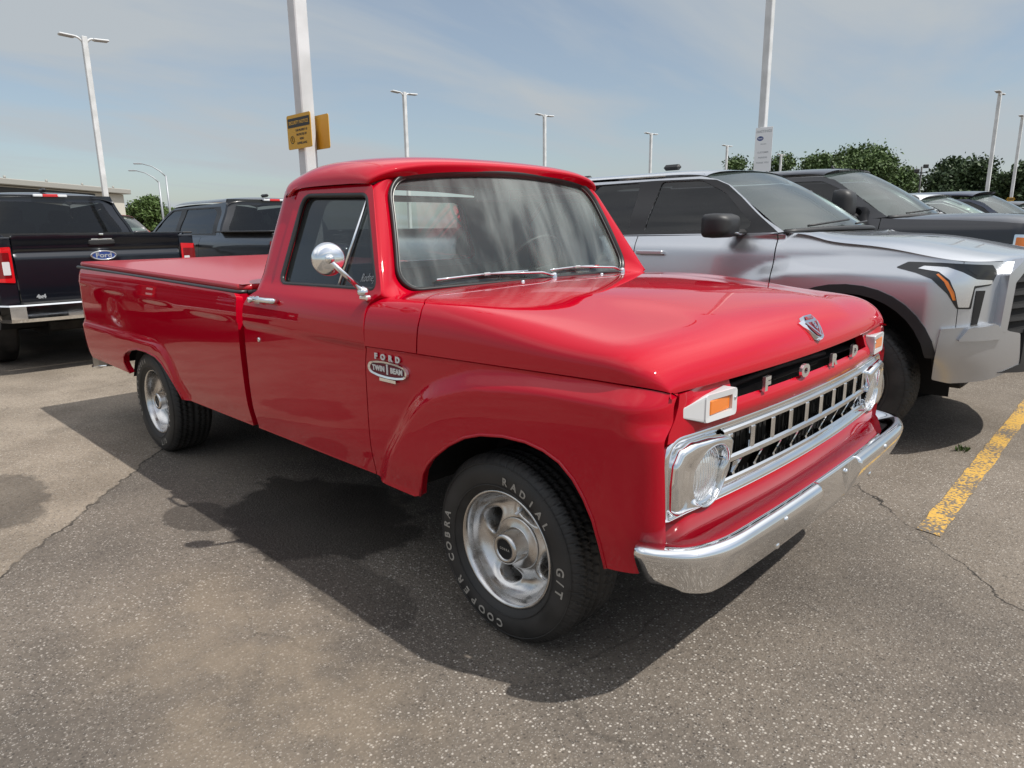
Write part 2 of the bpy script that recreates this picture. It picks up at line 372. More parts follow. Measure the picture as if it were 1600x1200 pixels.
def loft(name, rings, m, parent, closed=True, flip=False, smooth=True, sub=0):
    """rings: list of equal length point lists; b-spline across rings when sub>0"""
    R = np.array(rings, float)
    if sub:
        B = bas(len(R), np.linspace(0, 1, sub)); R = np.einsum('pi,ijk->pjk', B, R)
    m_, n = R.shape[:2]; V = R.reshape(-1, 3); F = []
    for i in range(m_-1):
        for k in range(n if closed else n-1):
            k2 = (k+1) % n; F.append((i*n+k, i*n+k2, (i+1)*n+k2, (i+1)*n+k))
    if flip: F = [f[::-1] for f in F]
    return obj(name, V, F, m, parent, smooth)
def copy_tree(o, parent=None):
    c = o.copy(); COL.objects.link(c)
    if parent: c.parent = parent
    for ch in o.children: copy_tree(ch, c)
    return c

# ------------------------------------------------------------------ ground
def build_ground():
    m = bpy.data.materials.new('asphalt'); m.use_nodes = True; nt = m.node_tree; b = nt.nodes['Principled BSDF']
    tc = N(nt, 'ShaderNodeTexCoord'); co = tc.outputs['Object']; sep = N(nt, 'ShaderNodeSeparateXYZ'); nt.links.new(co, sep.inputs[0])
    def noise(scale, detail=4, rough=.5, dist=0):
        t = N(nt, 'ShaderNodeTexNoise'); t.inputs['Scale'].default_value = scale; t.inputs['Detail'].default_value = detail; t.inputs['Roughness'].default_value = rough; t.inputs['Distortion'].default_value = dist
        nt.links.new(co, t.inputs[0]); return t.outputs[0]
    def ramp(v, lo, hi):
        r = N(nt, 'ShaderNodeMapRange'); r.interpolation_type = 'SMOOTHSTEP'
        for i, x in ((1, lo), (2, hi), (3, 0), (4, 1)): r.inputs[i].default_value = x
        nt.links.new(v, r.inputs[0]); return r.outputs[0]
    def mixc(f, a, bb, blend='MIX'):
        x = N(nt, 'ShaderNodeMix', data_type='RGBA'); x.blend_type = blend
        if isinstance(f, (int, float)): x.inputs[0].default_value = f
        else: nt.links.new(f, x.inputs[0])
        for i, v in ((6, a), (7, bb)):
            if isinstance(v, tuple): x.inputs[i].default_value = (*v, 1)
            else: nt.links.new(v, x.inputs[i])
        return x.outputs[2]
    mm = lambda op, a, bb=None, c=False: math_n(nt, op, a, bb, c)
    wob = mm('MULTIPLY', mm('SUBTRACT', noise(2.2, 6, .6), .5), .5)
    wob2 = mm('MULTIPLY', mm('SUBTRACT', noise(9, 5, .6), .5), .12)
    def line(px, py, qx, qy):   # signed distance, positive on the left of p->q
        dx, dy = qx-px, qy-py; l = math.hypot(dx, dy); nx, ny = -dy/l, dx/l
        v = mm('ADD', mm('MULTIPLY', sep.outputs[0], nx), mm('MULTIPLY', sep.outputs[1], ny)); v = mm('SUBTRACT', v, nx*px+ny*py)
        return mm('ADD', v, mm('ADD', mm('MULTIPLY', wob, .22), wob2))
    dL = line(-1.87, -2.05, -2.88, -1.19); dR = line(1.31, .57, .08, 1.857)
    # speckled aggregate
    v1 = N(nt, 'ShaderNodeTexVoronoi'); v1.inputs['Scale'].default_value = 98; nt.links.new(co, v1.inputs[0])
    v2 = N(nt, 'ShaderNodeTexVoronoi'); v2.inputs['Scale'].default_value = 230; nt.links.new(co, v2.inputs[0])
    s1 = N(nt, 'ShaderNodeSeparateColor'); nt.links.new(v1.outputs['Color'], s1.inputs[0]); s2 = N(nt, 'ShaderNodeSeparateColor'); nt.links.new(v2.outputs['Color'], s2.inputs[0])
    edge = mm('SUBTRACT', 1.0, ramp(v1.outputs['Distance'], .25, .5)); edge2 = mm('SUBTRACT', 1.0, ramp(v2.outputs['Distance'], .25, .55))
    patch = noise(.9, 5, .55); fine = noise(45, 3, .7)
    base = mixc(ramp(patch, .3, .7), (.105, .090, .076), (.178, .150, .122))
    base = mixc(ramp(dL, -.02, .02), base, mixc(ramp(noise(1.7, 5, .6), .35, .65), (.20, .165, .128), (.275, .23, .18)))
    base = mixc(ramp(mm('MULTIPLY', dR, -1), -.02, .02), base, mixc(ramp(noise(1.4, 5, .6), .3, .7), (.15, .125, .10), (.21, .178, .145)))
    base = mixc(mm('MULTIPLY', ramp(fine, .35, .7), .55), base, mixc(.5, base, (.02, .018, .016)))
    stone = mm('MULTIPLY', edge, mm('GREATER_THAN', s1.outputs[0], .64)); stone2 = mm('MULTIPLY', edge2, mm('GREATER_THAN', s2.outputs[1], .86))
    dark = mm('MULTIPLY', edge, mm('LESS_THAN', s1.outputs[1], .30))
    base = mixc(mm('MULTIPLY', dark, .6), base, (.03, .027, .025))
    wear = ramp(noise(.55, 4, .6), .38, .62)
    base = mixc(mm('MULTIPLY', stone, mm('ADD', mm('MULTIPLY', wear, .5), .35)), base, mixc(s1.outputs[2], (.20, .17, .14), (.50, .46, .41)))
    base = mixc(mm('MULTIPLY', stone2, .5), base, (.42, .40, .37))
    # sandy dust worn into the foreground
    dx = mm('DIVIDE', mm('SUBTRACT', sep.outputs[0], -.35), 1.5); dy = mm('DIVIDE', mm('SUBTRACT', sep.outputs[1], -1.60), .55)
    sand = mm('SUBTRACT', 1.0, mm('SQRT', mm('ADD', mm('MULTIPLY', dx, dx), mm('MULTIPLY', dy, dy)))); sand = ramp(mm('ADD', sand, mm('MULTIPLY', wob, 2.2)), 0.0, .8)
    sand = mm('MULTIPLY', sand, mm('ADD', .35, mm('MULTIPLY', ramp(noise(4.5, 6, .65), .35, .6), .65))); base = mixc(mm('MULTIPLY', sand, .50), base, (.245, .196, .142))
    # oil and coolant stains
    def stain(cx, cy, rx, ry, k, amp=2.8):
        a = mm('DIVIDE', mm('SUBTRACT', sep.outputs[0], cx), rx); c = mm('DIVIDE', mm('SUBTRACT', sep.outputs[1], cy), ry)
        d = mm('SUBTRACT', 1.0, mm('SQRT', mm('ADD', mm('MULTIPLY', a, a), mm('MULTIPLY', c, c)))); d = mm('ADD', d, mm('ADD', mm('MULTIPLY', wob, amp), mm('MULTIPLY', wob2, 3)))
        return mm('MULTIPLY', ramp(d, -.03, .10), k)
    st = mm('MAXIMUM', stain(-1.45, -.72, .62, .42, .86), stain(-1.95, -1.18, .26, .14, .62))
    st = mm('MAXIMUM', st, stain(-.75, -1.05, .5, .16, .45)); st = mm('MAXIMUM', st, stain(-2.95, -1.85, .45, .30, .55)); st = mm('MAXIMUM', st, stain(.75, -1.55, .3, .08, .3))
    base = mixc(mm('MULTIPLY', st, .88), base, (.020, .017, .015))
    # cracks along the seams
    for d_, w_ in ((dL, .011), (dR, .008)):
        ck = mm('SUBTRACT', 1.0, ramp(mm('ABSOLUTE', d_), w_*.4, w_)); base = mixc(mm('MULTIPLY', ck, mm('ADD', .35, mm('MULTIPLY', ramp(noise(3), .4, .6), .5))), base, (.012, .011, .01))
    vc = N(nt, 'ShaderNodeTexVoronoi'); vc.feature = 'DISTANCE_TO_EDGE'; vc.inputs['Scale'].default_value = .42
    mpc = N(nt, 'ShaderNodeMapping'); nz_ = N(nt, 'ShaderNodeTexNoise'); nz_.inputs['Scale'].default_value = 3.0; nz_.inputs['Detail'].default_value = 6; nt.links.new(co, nz_.inputs[0]); va = N(nt, 'ShaderNodeVectorMath', operation='MULTIPLY_ADD'); nt.links.new(nz_.outputs['Color'], va.inputs[0]); va.inputs[1].default_value = (.35, .35, 0); nt.links.new(co, va.inputs[2]); nt.links.new(va.outputs[0], vc.inputs[0])
    ck = mm('MULTIPLY', mm('SUBTRACT', 1.0, ramp(vc.outputs['Distance'], .0012, .0045)), ramp(noise(.45, 2), .48, .60)); base = mixc(mm('MULTIPLY', ck, .28), base, (.02, .018, .016))
    spots = N(nt, 'ShaderNodeTexVoronoi'); spots.inputs['Scale'].default_value = 3.3; nt.links.new(va.outputs[0], spots.inputs[0]); ssp = N(nt, 'ShaderNodeSeparateColor'); nt.links.new(spots.outputs['Color'], ssp.inputs[0])
    sp = mm('MULTIPLY', mm('SUBTRACT', 1.0, ramp(spots.outputs['Distance'], .03, .10)), mm('GREATER_THAN', ssp.outputs[0], .66)); base = mixc(mm('MULTIPLY', sp, .45), base, (.03, .027, .024))
    blot = ramp(noise(1.15, 6, .62, .6), .56, .72); base = mixc(mm('MULTIPLY', blot, .30), base, (.055, .048, .042))
    nt.links.new(base, b.inputs['Base Color'])
    rr = mm('SUBTRACT', .9, mm('MULTIPLY', st, .35)); nt.links.new(rr, b.inputs['Roughness']); b.inputs['Specular IOR Level'].default_value = .3
    h = mm('ADD', mm('MULTIPLY', v1.outputs['Distance'], -.8), mm('ADD', mm('MULTIPLY', fine, .6), mm('MULTIPLY', v2.outputs['Distance'], -.4)))
    bp = N(nt, 'ShaderNodeBump'); bp.inputs['Strength'].default_value = .55; bp.inputs['Distance'].default_value = .006; nt.links.new(h, bp.inputs['Height']); nt.links.new(bp.outputs[0], b.inputs['Normal'])
    g = obj('parking_lot', [(-260, -260, 0), (260, -260, 0), (260, 260, 0), (-260, 260, 0)], [(0, 1, 2, 3)], m, None, False)
    tag(g, 'wide worn asphalt parking lot', None, None, 'structure')
    # yellow paint, chipped away down to the asphalt
    y = bpy.data.materials.new('yellow_line_paint'); y.use_nodes = True; ny = y.node_tree; by = ny.nodes['Principled BSDF']; t2 = N(ny, 'ShaderNodeTexCoord')
    a1 = N(ny, 'ShaderNodeTexNoise'); a1.inputs['Scale'].default_value = 60; a1.inputs['Detail'].default_value = 5; a1.inputs['Roughness'].default_value = .65; ny.links.new(t2.outputs['Object'], a1.inputs[0])
    a2 = N(ny, 'ShaderNodeTexNoise'); a2.inputs['Scale'].default_value = 4; a2.inputs['Detail'].default_value = 3; ny.links.new(t2.outputs['Object'], a2.inputs[0])
    f = math_n(ny, 'ADD', a1.outputs[0], math_n(ny, 'MULTIPLY', a2.outputs[0], .45)); mr = N(ny, 'ShaderNodeMapRange'); mr.inputs[1].default_value = .705; mr.inputs[2].default_value = .765; ny.links.new(f, mr.inputs[0])
    x = N(ny, 'ShaderNodeMix', data_type='RGBA'); ny.links.new(mr.outputs[0], x.inputs[0]); x.inputs[6].default_value = (.54, .32, .06, 1); x.inputs[7].default_value = (.13, .11, .09, 1)
    ny.links.new(x.outputs[2], by.inputs['Base Color']); by.inputs['Roughness'].default_value = .75
    global YPAINT; YPAINT = y
    V = []; F = []; n = 40; r = random.Random(3)
    for i in range(n+1):
        t = i/n; yy = 1.10+t*3.6; xx = .872-.06*t; V += [(xx-.052+r.uniform(-.006, .006), yy, .004), (xx+.052+r.uniform(-.006, .006), yy-.02, .004)]
    F = [(2*i, 2*i+1, 2*i+3, 2*i+2) for i in range(n)]
    l = obj('parking_line', V, F, y, None, False); tag(l, 'worn yellow painted line on the asphalt right of the red pickup', None, None, 'structure')
build_ground()

# ------------------------------------------------------------------ wheels
def clock(a): return math.sin(a), math.cos(a)
def tyre_mesh(R=.341, W=.128, rb=.205, K=62, hero=True, lettering=True):
    """tyre with its outer side towards -Y; returns MB (0 rubber, 1 lettering)"""
    prof = [(rb, -.098), (rb+.028, -.124), (rb+.06, -W-.003), (rb+.09, -W), (R-.022, -W+.014), (R-.010, -W+.022), (R-.002, -W+.034)]
    nt_ = 22 if hero else 8
    tread = [(R, -W+.034+(2*W-.068)*(i+.5)/nt_) for i in range(nt_)]
    full = prof+tread+[(r, -h) for r, h in prof[::-1]]
    n = 744 if hero else 48; th = np.arange(n)*2*PI/n; V = []
    for (r, h) in full:
        rr = np.full(n, r)
        if hero and r > R-.012:
            a = abs(h); ph = (th*K/(2*PI)+a*22+(.5 if h > 0 else 0)) % 1.
            if a > .016: rr = rr-.0075*((ph < .20) & (a > .02))-.004*((ph > .56) & (ph < .66) & (a > .03))
            for g in (.0, .037, .072):
                if abs(a-g) < .0045: rr = np.full(n, r-.009)
        V.append(np.c_[rr*np.sin(th), np.full(n, h), rr*np.cos(th)])
    V = np.concatenate(V); m = len(full); F = []
    for i in range(m-1):
        for k in range(n): k2 = (k+1) % n; F.append((i*n+k, i*n+k2, (i+1)*n+k2, (i+1)*n+k))
    mb = MB(); mb.add(V, F, True)
    # raised ribs on the sidewall
    for r0, h0 in ((rb+.032, -W-.0005), (R-.03, -W+.0055)): mb.lathe([(r0-.002, h0), (r0, h0-.002), (r0+.002, h0)], 64)
    if lettering:
        for txt, a0, a1, sz in (("COOPER", 176, 234, .034), ("COBRA", 243, 288, .034), ("RADIAL", 2, 58, .030), ("G/T", 82, 106, .034)):
            for i, chx in enumerate(txt):
                a = math.radians(a0+(a1-a0)*(i+.5)/len(txt)); tv, tf = text_mesh(chx, sz*1.25, 0, .0013)
                rad = .272 if sz > .031 else .262
                VV = []
                for (x, y, z) in tv:
                    aa = a+x/rad; rr = rad+y; hh = np.interp(rr, [.20, .233, .265, .295, .325], [-.098, -.124, -.131, -.128, -.114])-.0022
                    VV.append((rr*math.sin(aa), hh, rr*math.cos(aa)))
                mb.add(VV, tf, False, 1)
    return mb
def slot_rim():
    mb = MB()
    mb.lathe([(.206, -.085), (.2135, -.098), (.2145, -.106), (.211, -.1105), (.205, -.109), (.2, -.102), (.196, -.09), (.192, -.074)], 96)
    prof = CS([0, .05, .094, .12, .15, .172, .186, .193], [-.036, -.036, -.034, -.026, -.024, -.038, -.058, -.076])
    nr, nth = 46, 240; rs = np.linspace(.03, .193, nr); th = np.arange(nth)*2*PI/nth; V = []
    for r in rs:
        h = np.full(nth, float(prof(r)))
        for a0 in (22, 112, 202, 292):
            d = (th-math.radians(a0)+PI) % (2*PI)-PI; q = np.sqrt((d*r/.052)**2+((r-.139)/.030)**2)
            h = h+.060*(1-sstep(.72, 1.15, q))-.003*np.exp(-((q-1.25)/.22)**2)
        V.append(np.c_[r*np.sin(th), h, r*np.cos(th)])
    V = np.concatenate(V); F = [(i*nth+k, i*nth+(k+1) % nth, (i+1)*nth+(k+1) % nth, (i+1)*nth+k) for i in range(nr-1) for k in range(nth)]
    mb.add(V, F, True)
    mb.lathe([(.096, -.036), (.0955, -.040), (.091, -.0415), (.060, -.042), (.0575, -.045), (.0565, -.098), (.053, -.106), (.046, -.110), (.038, -.109), (.036, -.105)], 64)
    return mb
def slot_extras():
    mb = MB(); mb.lathe([(.0365, -.1045), (0, -.1045)], 40, mi=0)
    for ch, dx in zip("COBRA", (-.019, -.0095, 0, .0095, .019)):
        v, f = text_mesh(ch, .011, 0, .0006); mb.add([(x+dx, -.1052, y) for x, y, z in v], f, False, 1)
    return mb
def _disc(x, y, z, r, n=12):
    return [(x+r*math.cos(2*PI*k/n), y, z+r*math.sin(2*PI*k/n)) for k in range(n)], [tuple(range(n))]

# ------------------------------------------------------------------ the red pickup
ZT = [.46, .50, .55, .62, .70, .78, .85, .92, .99, 1.03, 1.07, 1.10, 1.13, 1.155, 1.175, 1.195, 1.25, 1.40, 1.62, 1.70]
WT = [.905, .914, .925, .934, .940, .944, .947, .948, .948, .9475, .9445, .939, .930, .919, .907, .895, .873, .819, .738, .708]
WSP = CS(ZT, WT)
CF = [(-.63, .44), (-.603, .476), (-.547, .56), (-.469, .656), (-.40, .738), (-.333, .806), (-.248, .862), (-.152, .898), (-.056, .926), (.034, .939), (.15, .952), (.275, .961), (.46, .967), (.604, .970), (.9, .974)]
CR = [(-4.6, .768), (-3.588, .763), (-3.107, .757), (-2.92, .753), (-2.84, .742), (-2.781, .716), (-2.728, .662), (-2.684, .579), (-2.60, .44)]
def dense(L, n=60):
    L = np.array(L, float); d = np.r_[0, np.cumsum(np.hypot(*np.diff(L, axis=0).T))]; a, b = CS(d, L[:, 0]), CS(d, L[:, 1]); t = np.linspace(0, d[-1], n); return [tuple(p) for p in np.c_[a(t), b(t)]]
CF = dense(CF); CR = dense(CR)
def sdist(X, Z, L):
    """signed distance to polyline, positive below/inside the flare"""
    best = np.full(len(X), 1e9); sg = np.ones(len(X))
    for (x0, z0), (x1, z1) in zip(L[:-1], L[1:]):
        dx, dz = x1-x0, z1-z0; l2 = dx*dx+dz*dz; t = np.clip(((X-x0)*dx+(Z-z0)*dz)/l2, 0, 1)
        d = np.hypot(X-x0-t*dx, Z-z0-t*dz); c = dx*(Z-z0)-dz*(X-x0); k = d < best; best = np.where(k, d, best); sg = np.where(k, np.where(c < 0, 1, -1), sg)
    return best*sg
def redW(X, Z):
    X = np.asarray(X, float).ravel(); Z = np.asarray(Z, float).ravel(); Wd = WSP(Z)
    # belt-line step: upper band stands 6 mm proud of the lower side
    zb = np.interp(X, [-4.4, -1.77, -1.2, -.36, .12, .59, .7], [1.067, .996, .988, 1.002, 1.013, 1.023, 1.03])
    low = sstep(zb+.004, zb-.010, Z); Wd = Wd-.006*low*(Z < 1.2)
    if (X > -.8).any(): d = sdist(X, Z, CF); Wd = Wd+np.where(X > -.75, .034*sstep(-.060, .016, d)-.012*sstep(.02, .30, d), 0)
    if (X < -2.4).any(): d = sdist(X, Z, CR); Wd = Wd+np.where(X < -2.45, .022*sstep(-.034, .012, d), 0)
    return Wd
XF0, XFL, YFL = .50, .145, .095
def redside(s):
    """u = distance along the side (wraps round the front corner beyond .50), v = z"""
    def f(U, Z):
        U = np.asarray(U, float); Z = np.asarray(Z, float); Wd = redW(U, Z); a = np.clip((U-XF0)/.20, 0, 1.3)*math.radians(80)
        X = np.where(U > XF0, XF0+XFL*np.sin(a)/math.sin(math.radians(80)), U); yfl = .056+.043*sstep(.87, .93, Z); Y = Wd-np.where(U > XF0, yfl*(1-np.cos(a))/(1-math.cos(math.radians(80))), 0)
        return np.c_[X, s*Y, Z]
    return f
def FX(y): return .69-.065*y*y
def hood_bs():
    Y = [0, .16, .32, .42, .50, .64, .78, .88, .930, .948, .950, .949]
    # z profile across at a reference station, relative to crown height
    dz = [0, -.003, -.010, -.018, -.034, -.045, -.057, -.075, -.102, -.133, -.165, -.195]
    st = [(-.70, 1.196, 1.0, .995), (-.60, 1.200, 1.0, .998), (-.45, 1.208, 1.0, 1.002), (-.2, 1.213, 1.0, 1.006), (.06, 1.208, 1.0, 1.012), (.28, 1.193, 1.0, 1.018), (.43, 1.172, 1.0, 1.021), (.53, 1.152, 1.0, 1.022), (.60, 1.124, .990, 1.020), (.645, 1.087, .968, 1.015), (.668, 1.047, .946, 1.008), (.676, 1.014, .932, 1.003), (.674, .998, .928, 1.000)]
    YR = [0, .17, .34, .46, .60, .74, .84, .893, .916, .936, .9455, .948]; zR = [1.203, 1.202, 1.200, 1.198, 1.194, 1.190, 1.185, 1.177, 1.155, 1.114, 1.064, .999]
    G = []
    for i, (x, zc, wy, zb) in enumerate(st):
        row = []; q = float(sstep(-.30, .42, x))
        for y, d, yr_, zr_ in zip(Y, dz, YR, zR):
            t = d/dz[-1]; z = zc+(zb-zc)*t; yy = y*wy
            k = max(0, (x-.35)/.33)
            if i >= 6: z = zc+(zb-zc)*(t**(1+.6*k))
            yy = yr_*(1-q)+yy*q; z = (zr_+(zc-1.203)*(zr_-.999)/.204+(zb-.999)*(1.203-zr_)/.204)*(1-q)+z*q
            xx = x-.065*yy*yy*min(1, k*1.2)+.014*k
            row.append((xx, yy, z))
        G.append(row)
    return BS(mirror_cols(G))
COVER = paint('cover_paint', (.40, .003, .012), 0, .5, .55, .10, .05)
LETY = (-.415, -.145, .114, .348); LETZ = .954
def build_red():
    T = empty('pickup_truck', (0, 0, 0), 0, 'classic bright red single-cab pickup with chrome bumper and covered bed in the foreground', 'pickup truck')
    H = hood_bs()
    _u = np.linspace(0, 1, 300); _e = H(_u, np.zeros(300)); _o = np.argsort(_e[:, 0])
    def hedge(u): x = u if u <= XF0 else XF0+XFL*math.sin((u-XF0)/.20*math.radians(80))/math.sin(math.radians(80)); return float(np.interp(x, _e[_o, 0], _e[_o, 2]))-.0045
    # ---- sides
    sill = .452
    archF = [(-.421, .440), (-.388, .452), (-.366, .50), (-.336, .56), (-.300, .605), (-.256, .645), (-.171, .706), (-.085, .752), (-.005, .778), (.098, .794), (.194, .796), (.266, .784), (.325, .760), (.374, .718), (.411, .666), (.440, .606), (.456, .539), (.464, .474), (.466, .455)]
    archR = [(-3.50, .50), (-3.535, .53), (-3.545, .575), (-3.52, .615), (-3.46, .65), (-3.366, .678), (-3.218, .700), (-3.056, .702), (-2.904, .687), (-2.82, .658), (-2.749, .604), (-2.69, .545), (-2.65, .48), (-2.635, .455)]
    for s in (-1, 1):
        fn = redside(s); o = (0, s, 0)
        P = lambda n, L, h=(), **k: panel(n, L, fn, RED, T, h, out=o, **k)
        belt = lambda x: float(np.interp(x, [-4.4, -1.77, -1.2, -.36, .12, .59, .7], [1.067, .996, .988, 1.002, 1.013, 1.023, 1.03]))
        g = .003
        top = [(.70, .998)]+[(x, hedge(x)) for x in (.67, .64, .61, .58, .55, .50, .45, .3, .12, -.12, -.33)]+[(-.36, belt(-.36)-g), (-.655, belt(-.655)-g)]
        fend = archF+[(.50, .460), (.56, .470), (.62, .485), (.70, .50)]+top+[(-.668, .93), (-.676, .80), (-.688, .65), (-.702, .452)]
        P('fender', fend, step=.0125, thick=.03)
        # arch return lip
        strip('wheel_arch_lip', fn, archF[1:], .006, RED, T, o, .0).parent = T
        door = rnd([(-.708, sill), (-.694, .65), (-.682, .80), (-.674, .93), (-.661, belt(-.655)+.0), (-.668, 1.08), (-.668, 1.146), (-.648, 1.168), (-.612, 1.192), (-.845, 1.612), (-1.405, 1.618), (-1.425, 1.60), (-1.447, 1.40), (-1.452, 1.19), (-1.50, 1.172), (-1.575, 1.155), (-1.64, 1.125), (-1.678, 1.08), (-1.688, .95), (-1.695, .80), (-1.712, .62), (-1.722, sill)], [0, .1, .1, .02, 0, .03, .02, .02, .0, .03, .05, .03, .2, .04, .03, .03, .05, .05, .2, .2, .2, 0], 4)
        win = rnd([(-.665, 1.208), (-.672, 1.245), (-.868, 1.572), (-1.372, 1.588), (-1.395, 1.22), (-1.36, 1.200)], [.03, .03, .035, .06, .06, .03], 6)
        d = P('door', door, [win], step=.024, thick=.035)
        strip('window_seal', fn, win, .011, GASKET, d, o, -.008, closed=True)
        gl = [(x+0, z) for x, z in win]
        panel('side_window', gl, fn, SIDEGL if s < 0 else CLEARGL, d, out=o, step=.06, thick=.004, off=-.022)
        strip('vent_window_bar', fn, [(-.872, 1.572), (-.90, 1.45), (-.915, 1.32), (-.938, 1.205)][::-1] if False else [(-.930, 1.205), (-.872, 1.574)], .0065, CHROME, d, o, -.012)
        if s < 0:   # painted script in the vent window corner
            tv, tf = text_mesh("Rodney", .036, 0, .0002)
            mbx = MB(); mbx.add([tuple(fn(np.array([-.745+x*.85+y*.25]), np.array([1.246+y*1.25+x*.06]))[0]+np.array([0, s*-.019, 0])) for x, y, z in tv], tf, False); mbx.build('window_script', LGREY, d)
        # door handle
        hb = MB(); hx, hz, hy = -1.45, 1.122, redW([-1.45], [1.122])[0]
        hb.box((hx-.085, s*(hy+.006), hz-.004), (.055, .014, .036), .006)
        hb.tube([(hx-.085, s*(hy+.010), hz), (hx-.08, s*(hy+.034), hz+.002), (hx-.02, s*(hy+.040), hz+.004), (hx+.06, s*(hy+.036), hz+.004), (hx+.10, s*(hy+.020), hz+.002), (hx+.105, s*(hy+.004), hz)], [.012, .012, .010, .010, .011, .009], 12, flat=1.2)
        hb.lathe([(.013, 0), (.013, .012), (.008, .014), (0, .014)], 16, (hx-.088, s*(hy+.034), hz-.002), 'y', flip=s)
        hb.build('door_handle', CHROME, d)
        lk = MB(); ly = redW([-1.541], [.93])[0]; lk.lathe([(.011, 0), (.011, .004), (.007, .006), (0, .005)], 18, (-1.541, s*ly, .93), 'y', flip=s); lk.build('door_lock', CHROME, d)
        # bed
        zt = lambda x: float(np.interp(x, [-4.42, -1.76], [1.182, 1.135]))
        bed = [(-4.30, .515), (-3.50, .497)]+archR+[(-2.55, sill), (-1.785, sill), (-1.772, .62), (-1.762, .80), (-1.750, 1.0), (-1.748, 1.06), (-1.752, 1.115)]+[(-1.78, zt(-1.78)), (-2.6, zt(-2.6)), (-3.5, zt(-3.5)), (-4.40, zt(-4.4)), (-4.425, 1.17), (-4.42, 1.06), (-4.405, .90), (-4.40, .768), (-4.37, .66), (-4.33, .56)]
        def bfn(U, Z, fn=fn):
            U = np.asarray(U, float); X = fn(U, Z); k = np.clip((-4.30-U)/.13, 0, 1); X[:, 1] -= s*.05*(1-np.sqrt(np.clip(1-k*k, 0, 1)))
            top_ = np.clip((np.asarray(Z)-1.10)/.09, 0, 1); X[:, 1] -= s*(-.012)*top_; return X
        bp_ = panel('bed_side', bed, bfn, RED, T, out=o, step=.02, thick=.035)
        strip('wheel_arch_lip', fn, archR, .006, RED, T, o, .0)
        # front edge of the bed
        eb = MB(); L = [(.46, .885), (.6, .915), (.8, .93), (1.0, .935), (1.10, .925), (1.13, .91)]
        V = []; 
        for z, y in L: V += [(-1.765, s*y, z), (-1.765, s*.55, z)]
        eb.add(V, [(2*i, 2*i+1, 2*i+3, 2*i+2) for i in range(len(L)-1)], False); eb.build('bed_front_panel', RED, T)
        # drip rail
        strip('drip_rail', fn, [(-.865, 1.618), (-.90, 1.624), (-1.0, 1.628), (-1.2, 1.630), (-1.40, 1.626), (-1.455, 1.612), (-1.49, 1.585)], .0085, RED, T, o, .006)
        # rear view of the wheel well
        for (xc, zc, r, x0) in ((.03, .36, .47, 0), (-3.12, .33, .42, 0)):
            mb = MB(); n = 20; V = []
            for k in range(n+1):
                a = PI*k/n; V += [(xc-r*math.cos(a), s*.905, max(.47, zc+r*math.sin(a))), (xc-r*math.cos(a), s*.50, max(.47, zc+r*math.sin(a)*1.02))]
            mb.add(V, [(2*k, 2*k+1, 2*k+3, 2*k+2) for k in range(n)], True)
            mb.add([(xc-r, s*.50, .40), (xc+r, s*.50, .40), (xc+r, s*.50, zc+r), (xc-r, s*.50, zc+r)], [(0, 1, 2, 3)], False); mb.build('inner_fender', DARK, T)
    # ---- hood
    def hu(x, v):   # find u where surface reaches x at v
        lo, hi = 0., 1.
        for _ in range(30):
            m_ = (lo+hi)/2
            if H([m_], [v])[0][0] < x: lo = m_
            else: hi = m_
        return (lo+hi)/2
    def vy(yy, x=0.):  # v for lateral y on the top
        lo, hi = 0., 1.
        for _ in range(30):
            m_ = (lo+hi)/2
            if H([hu(x, m_)], [m_])[0][1] < yy: lo = m_
            else: hi = m_
        return (lo+hi)/2
    cut = []
    for yy, x in ((-.95, -.340), (-.93, -.335), (-.90, -.345), (-.85, -.385), (-.78, -.43), (-.65, -.49), (-.45, -.535), (-.2, -.553), (0, -.558), (.2, -.553), (.45, -.535), (.65, -.49), (.78, -.43), (.85, -.385), (.90, -.345), (.93, -.335), (.95, -.340)):
        v = 0. if yy <= -.95 else 1. if yy >= .95 else vy(yy, x); cut.append((hu(x, v), v))
    hood = cut+[(1, 1), (1, .9), (1, .8), (1, .7), (1, .6), (1, .5), (1, .4), (1, .3), (1, .2), (1, .1), (1, 0)]
    hd = panel('hood', hood, H, RED, T, out=(0, 0, 1), step=.015, stepv=.0125, thick=.018)
    cw = [(max(0, u-.003), v) for u, v in cut]
    ue = hu(-.664, 0.); va = vy(-.905, -.62); vb = 1-va
    rear = [(ue, 1), (hu(-.664, 1-va*.5), 1-va*.5), (hu(-.664, vb), vb), (hu(-.66, vb-.004), vb-.004), (.0, vb-.01), (0, .75), (0, .5), (0, .25), (0, va+.01), (hu(-.66, va+.004), va+.004), (hu(-.664, va), va), (hu(-.664, va*.5), va*.5), (ue, 0)]
    panel('cowl', cw+rear, H, RED, T, out=(0, 0, 1), step=.015, stepv=.0125, thick=.018)
    # two washer nozzles and vent grille are small chrome buttons on the cowl
    for yy, xx in ((-.26, -.47), (.30, -.47)):
        p = H([hu(xx, vy(yy, xx))], [vy(yy, xx)])[0]; mb = MB(); mb.lathe([(.009, 0), (.008, .006), (0, .009)], 12, tuple(p), 'z'); mb.build('washer_nozzle', CHROME, T)
    # ---- front panels
    ff = lambda lean: (lambda Y, Z: np.c_[FX(np.asarray(Y, float))-lean*np.maximum(0, np.asarray(Z)-.88)-.0, Y, Z])
    fpan = ff(.12)
    yy = lambda a, b, n: list(np.linspace(a, b, n))
    hdr = [(y, .862) for y in yy(-.89, .89, 25)]+[(.885, .89), (.862, .925), (.849, .96), (.846, .992), (.80, .994), (.58, .994), (.575, .937)]+[(y, .937) for y in yy(.56, -.56, 17)]+[(-.575, .937), (-.58, .994), (-.80, .994), (-.846, .992), (-.849, .96), (-.862, .925), (-.885, .89)]
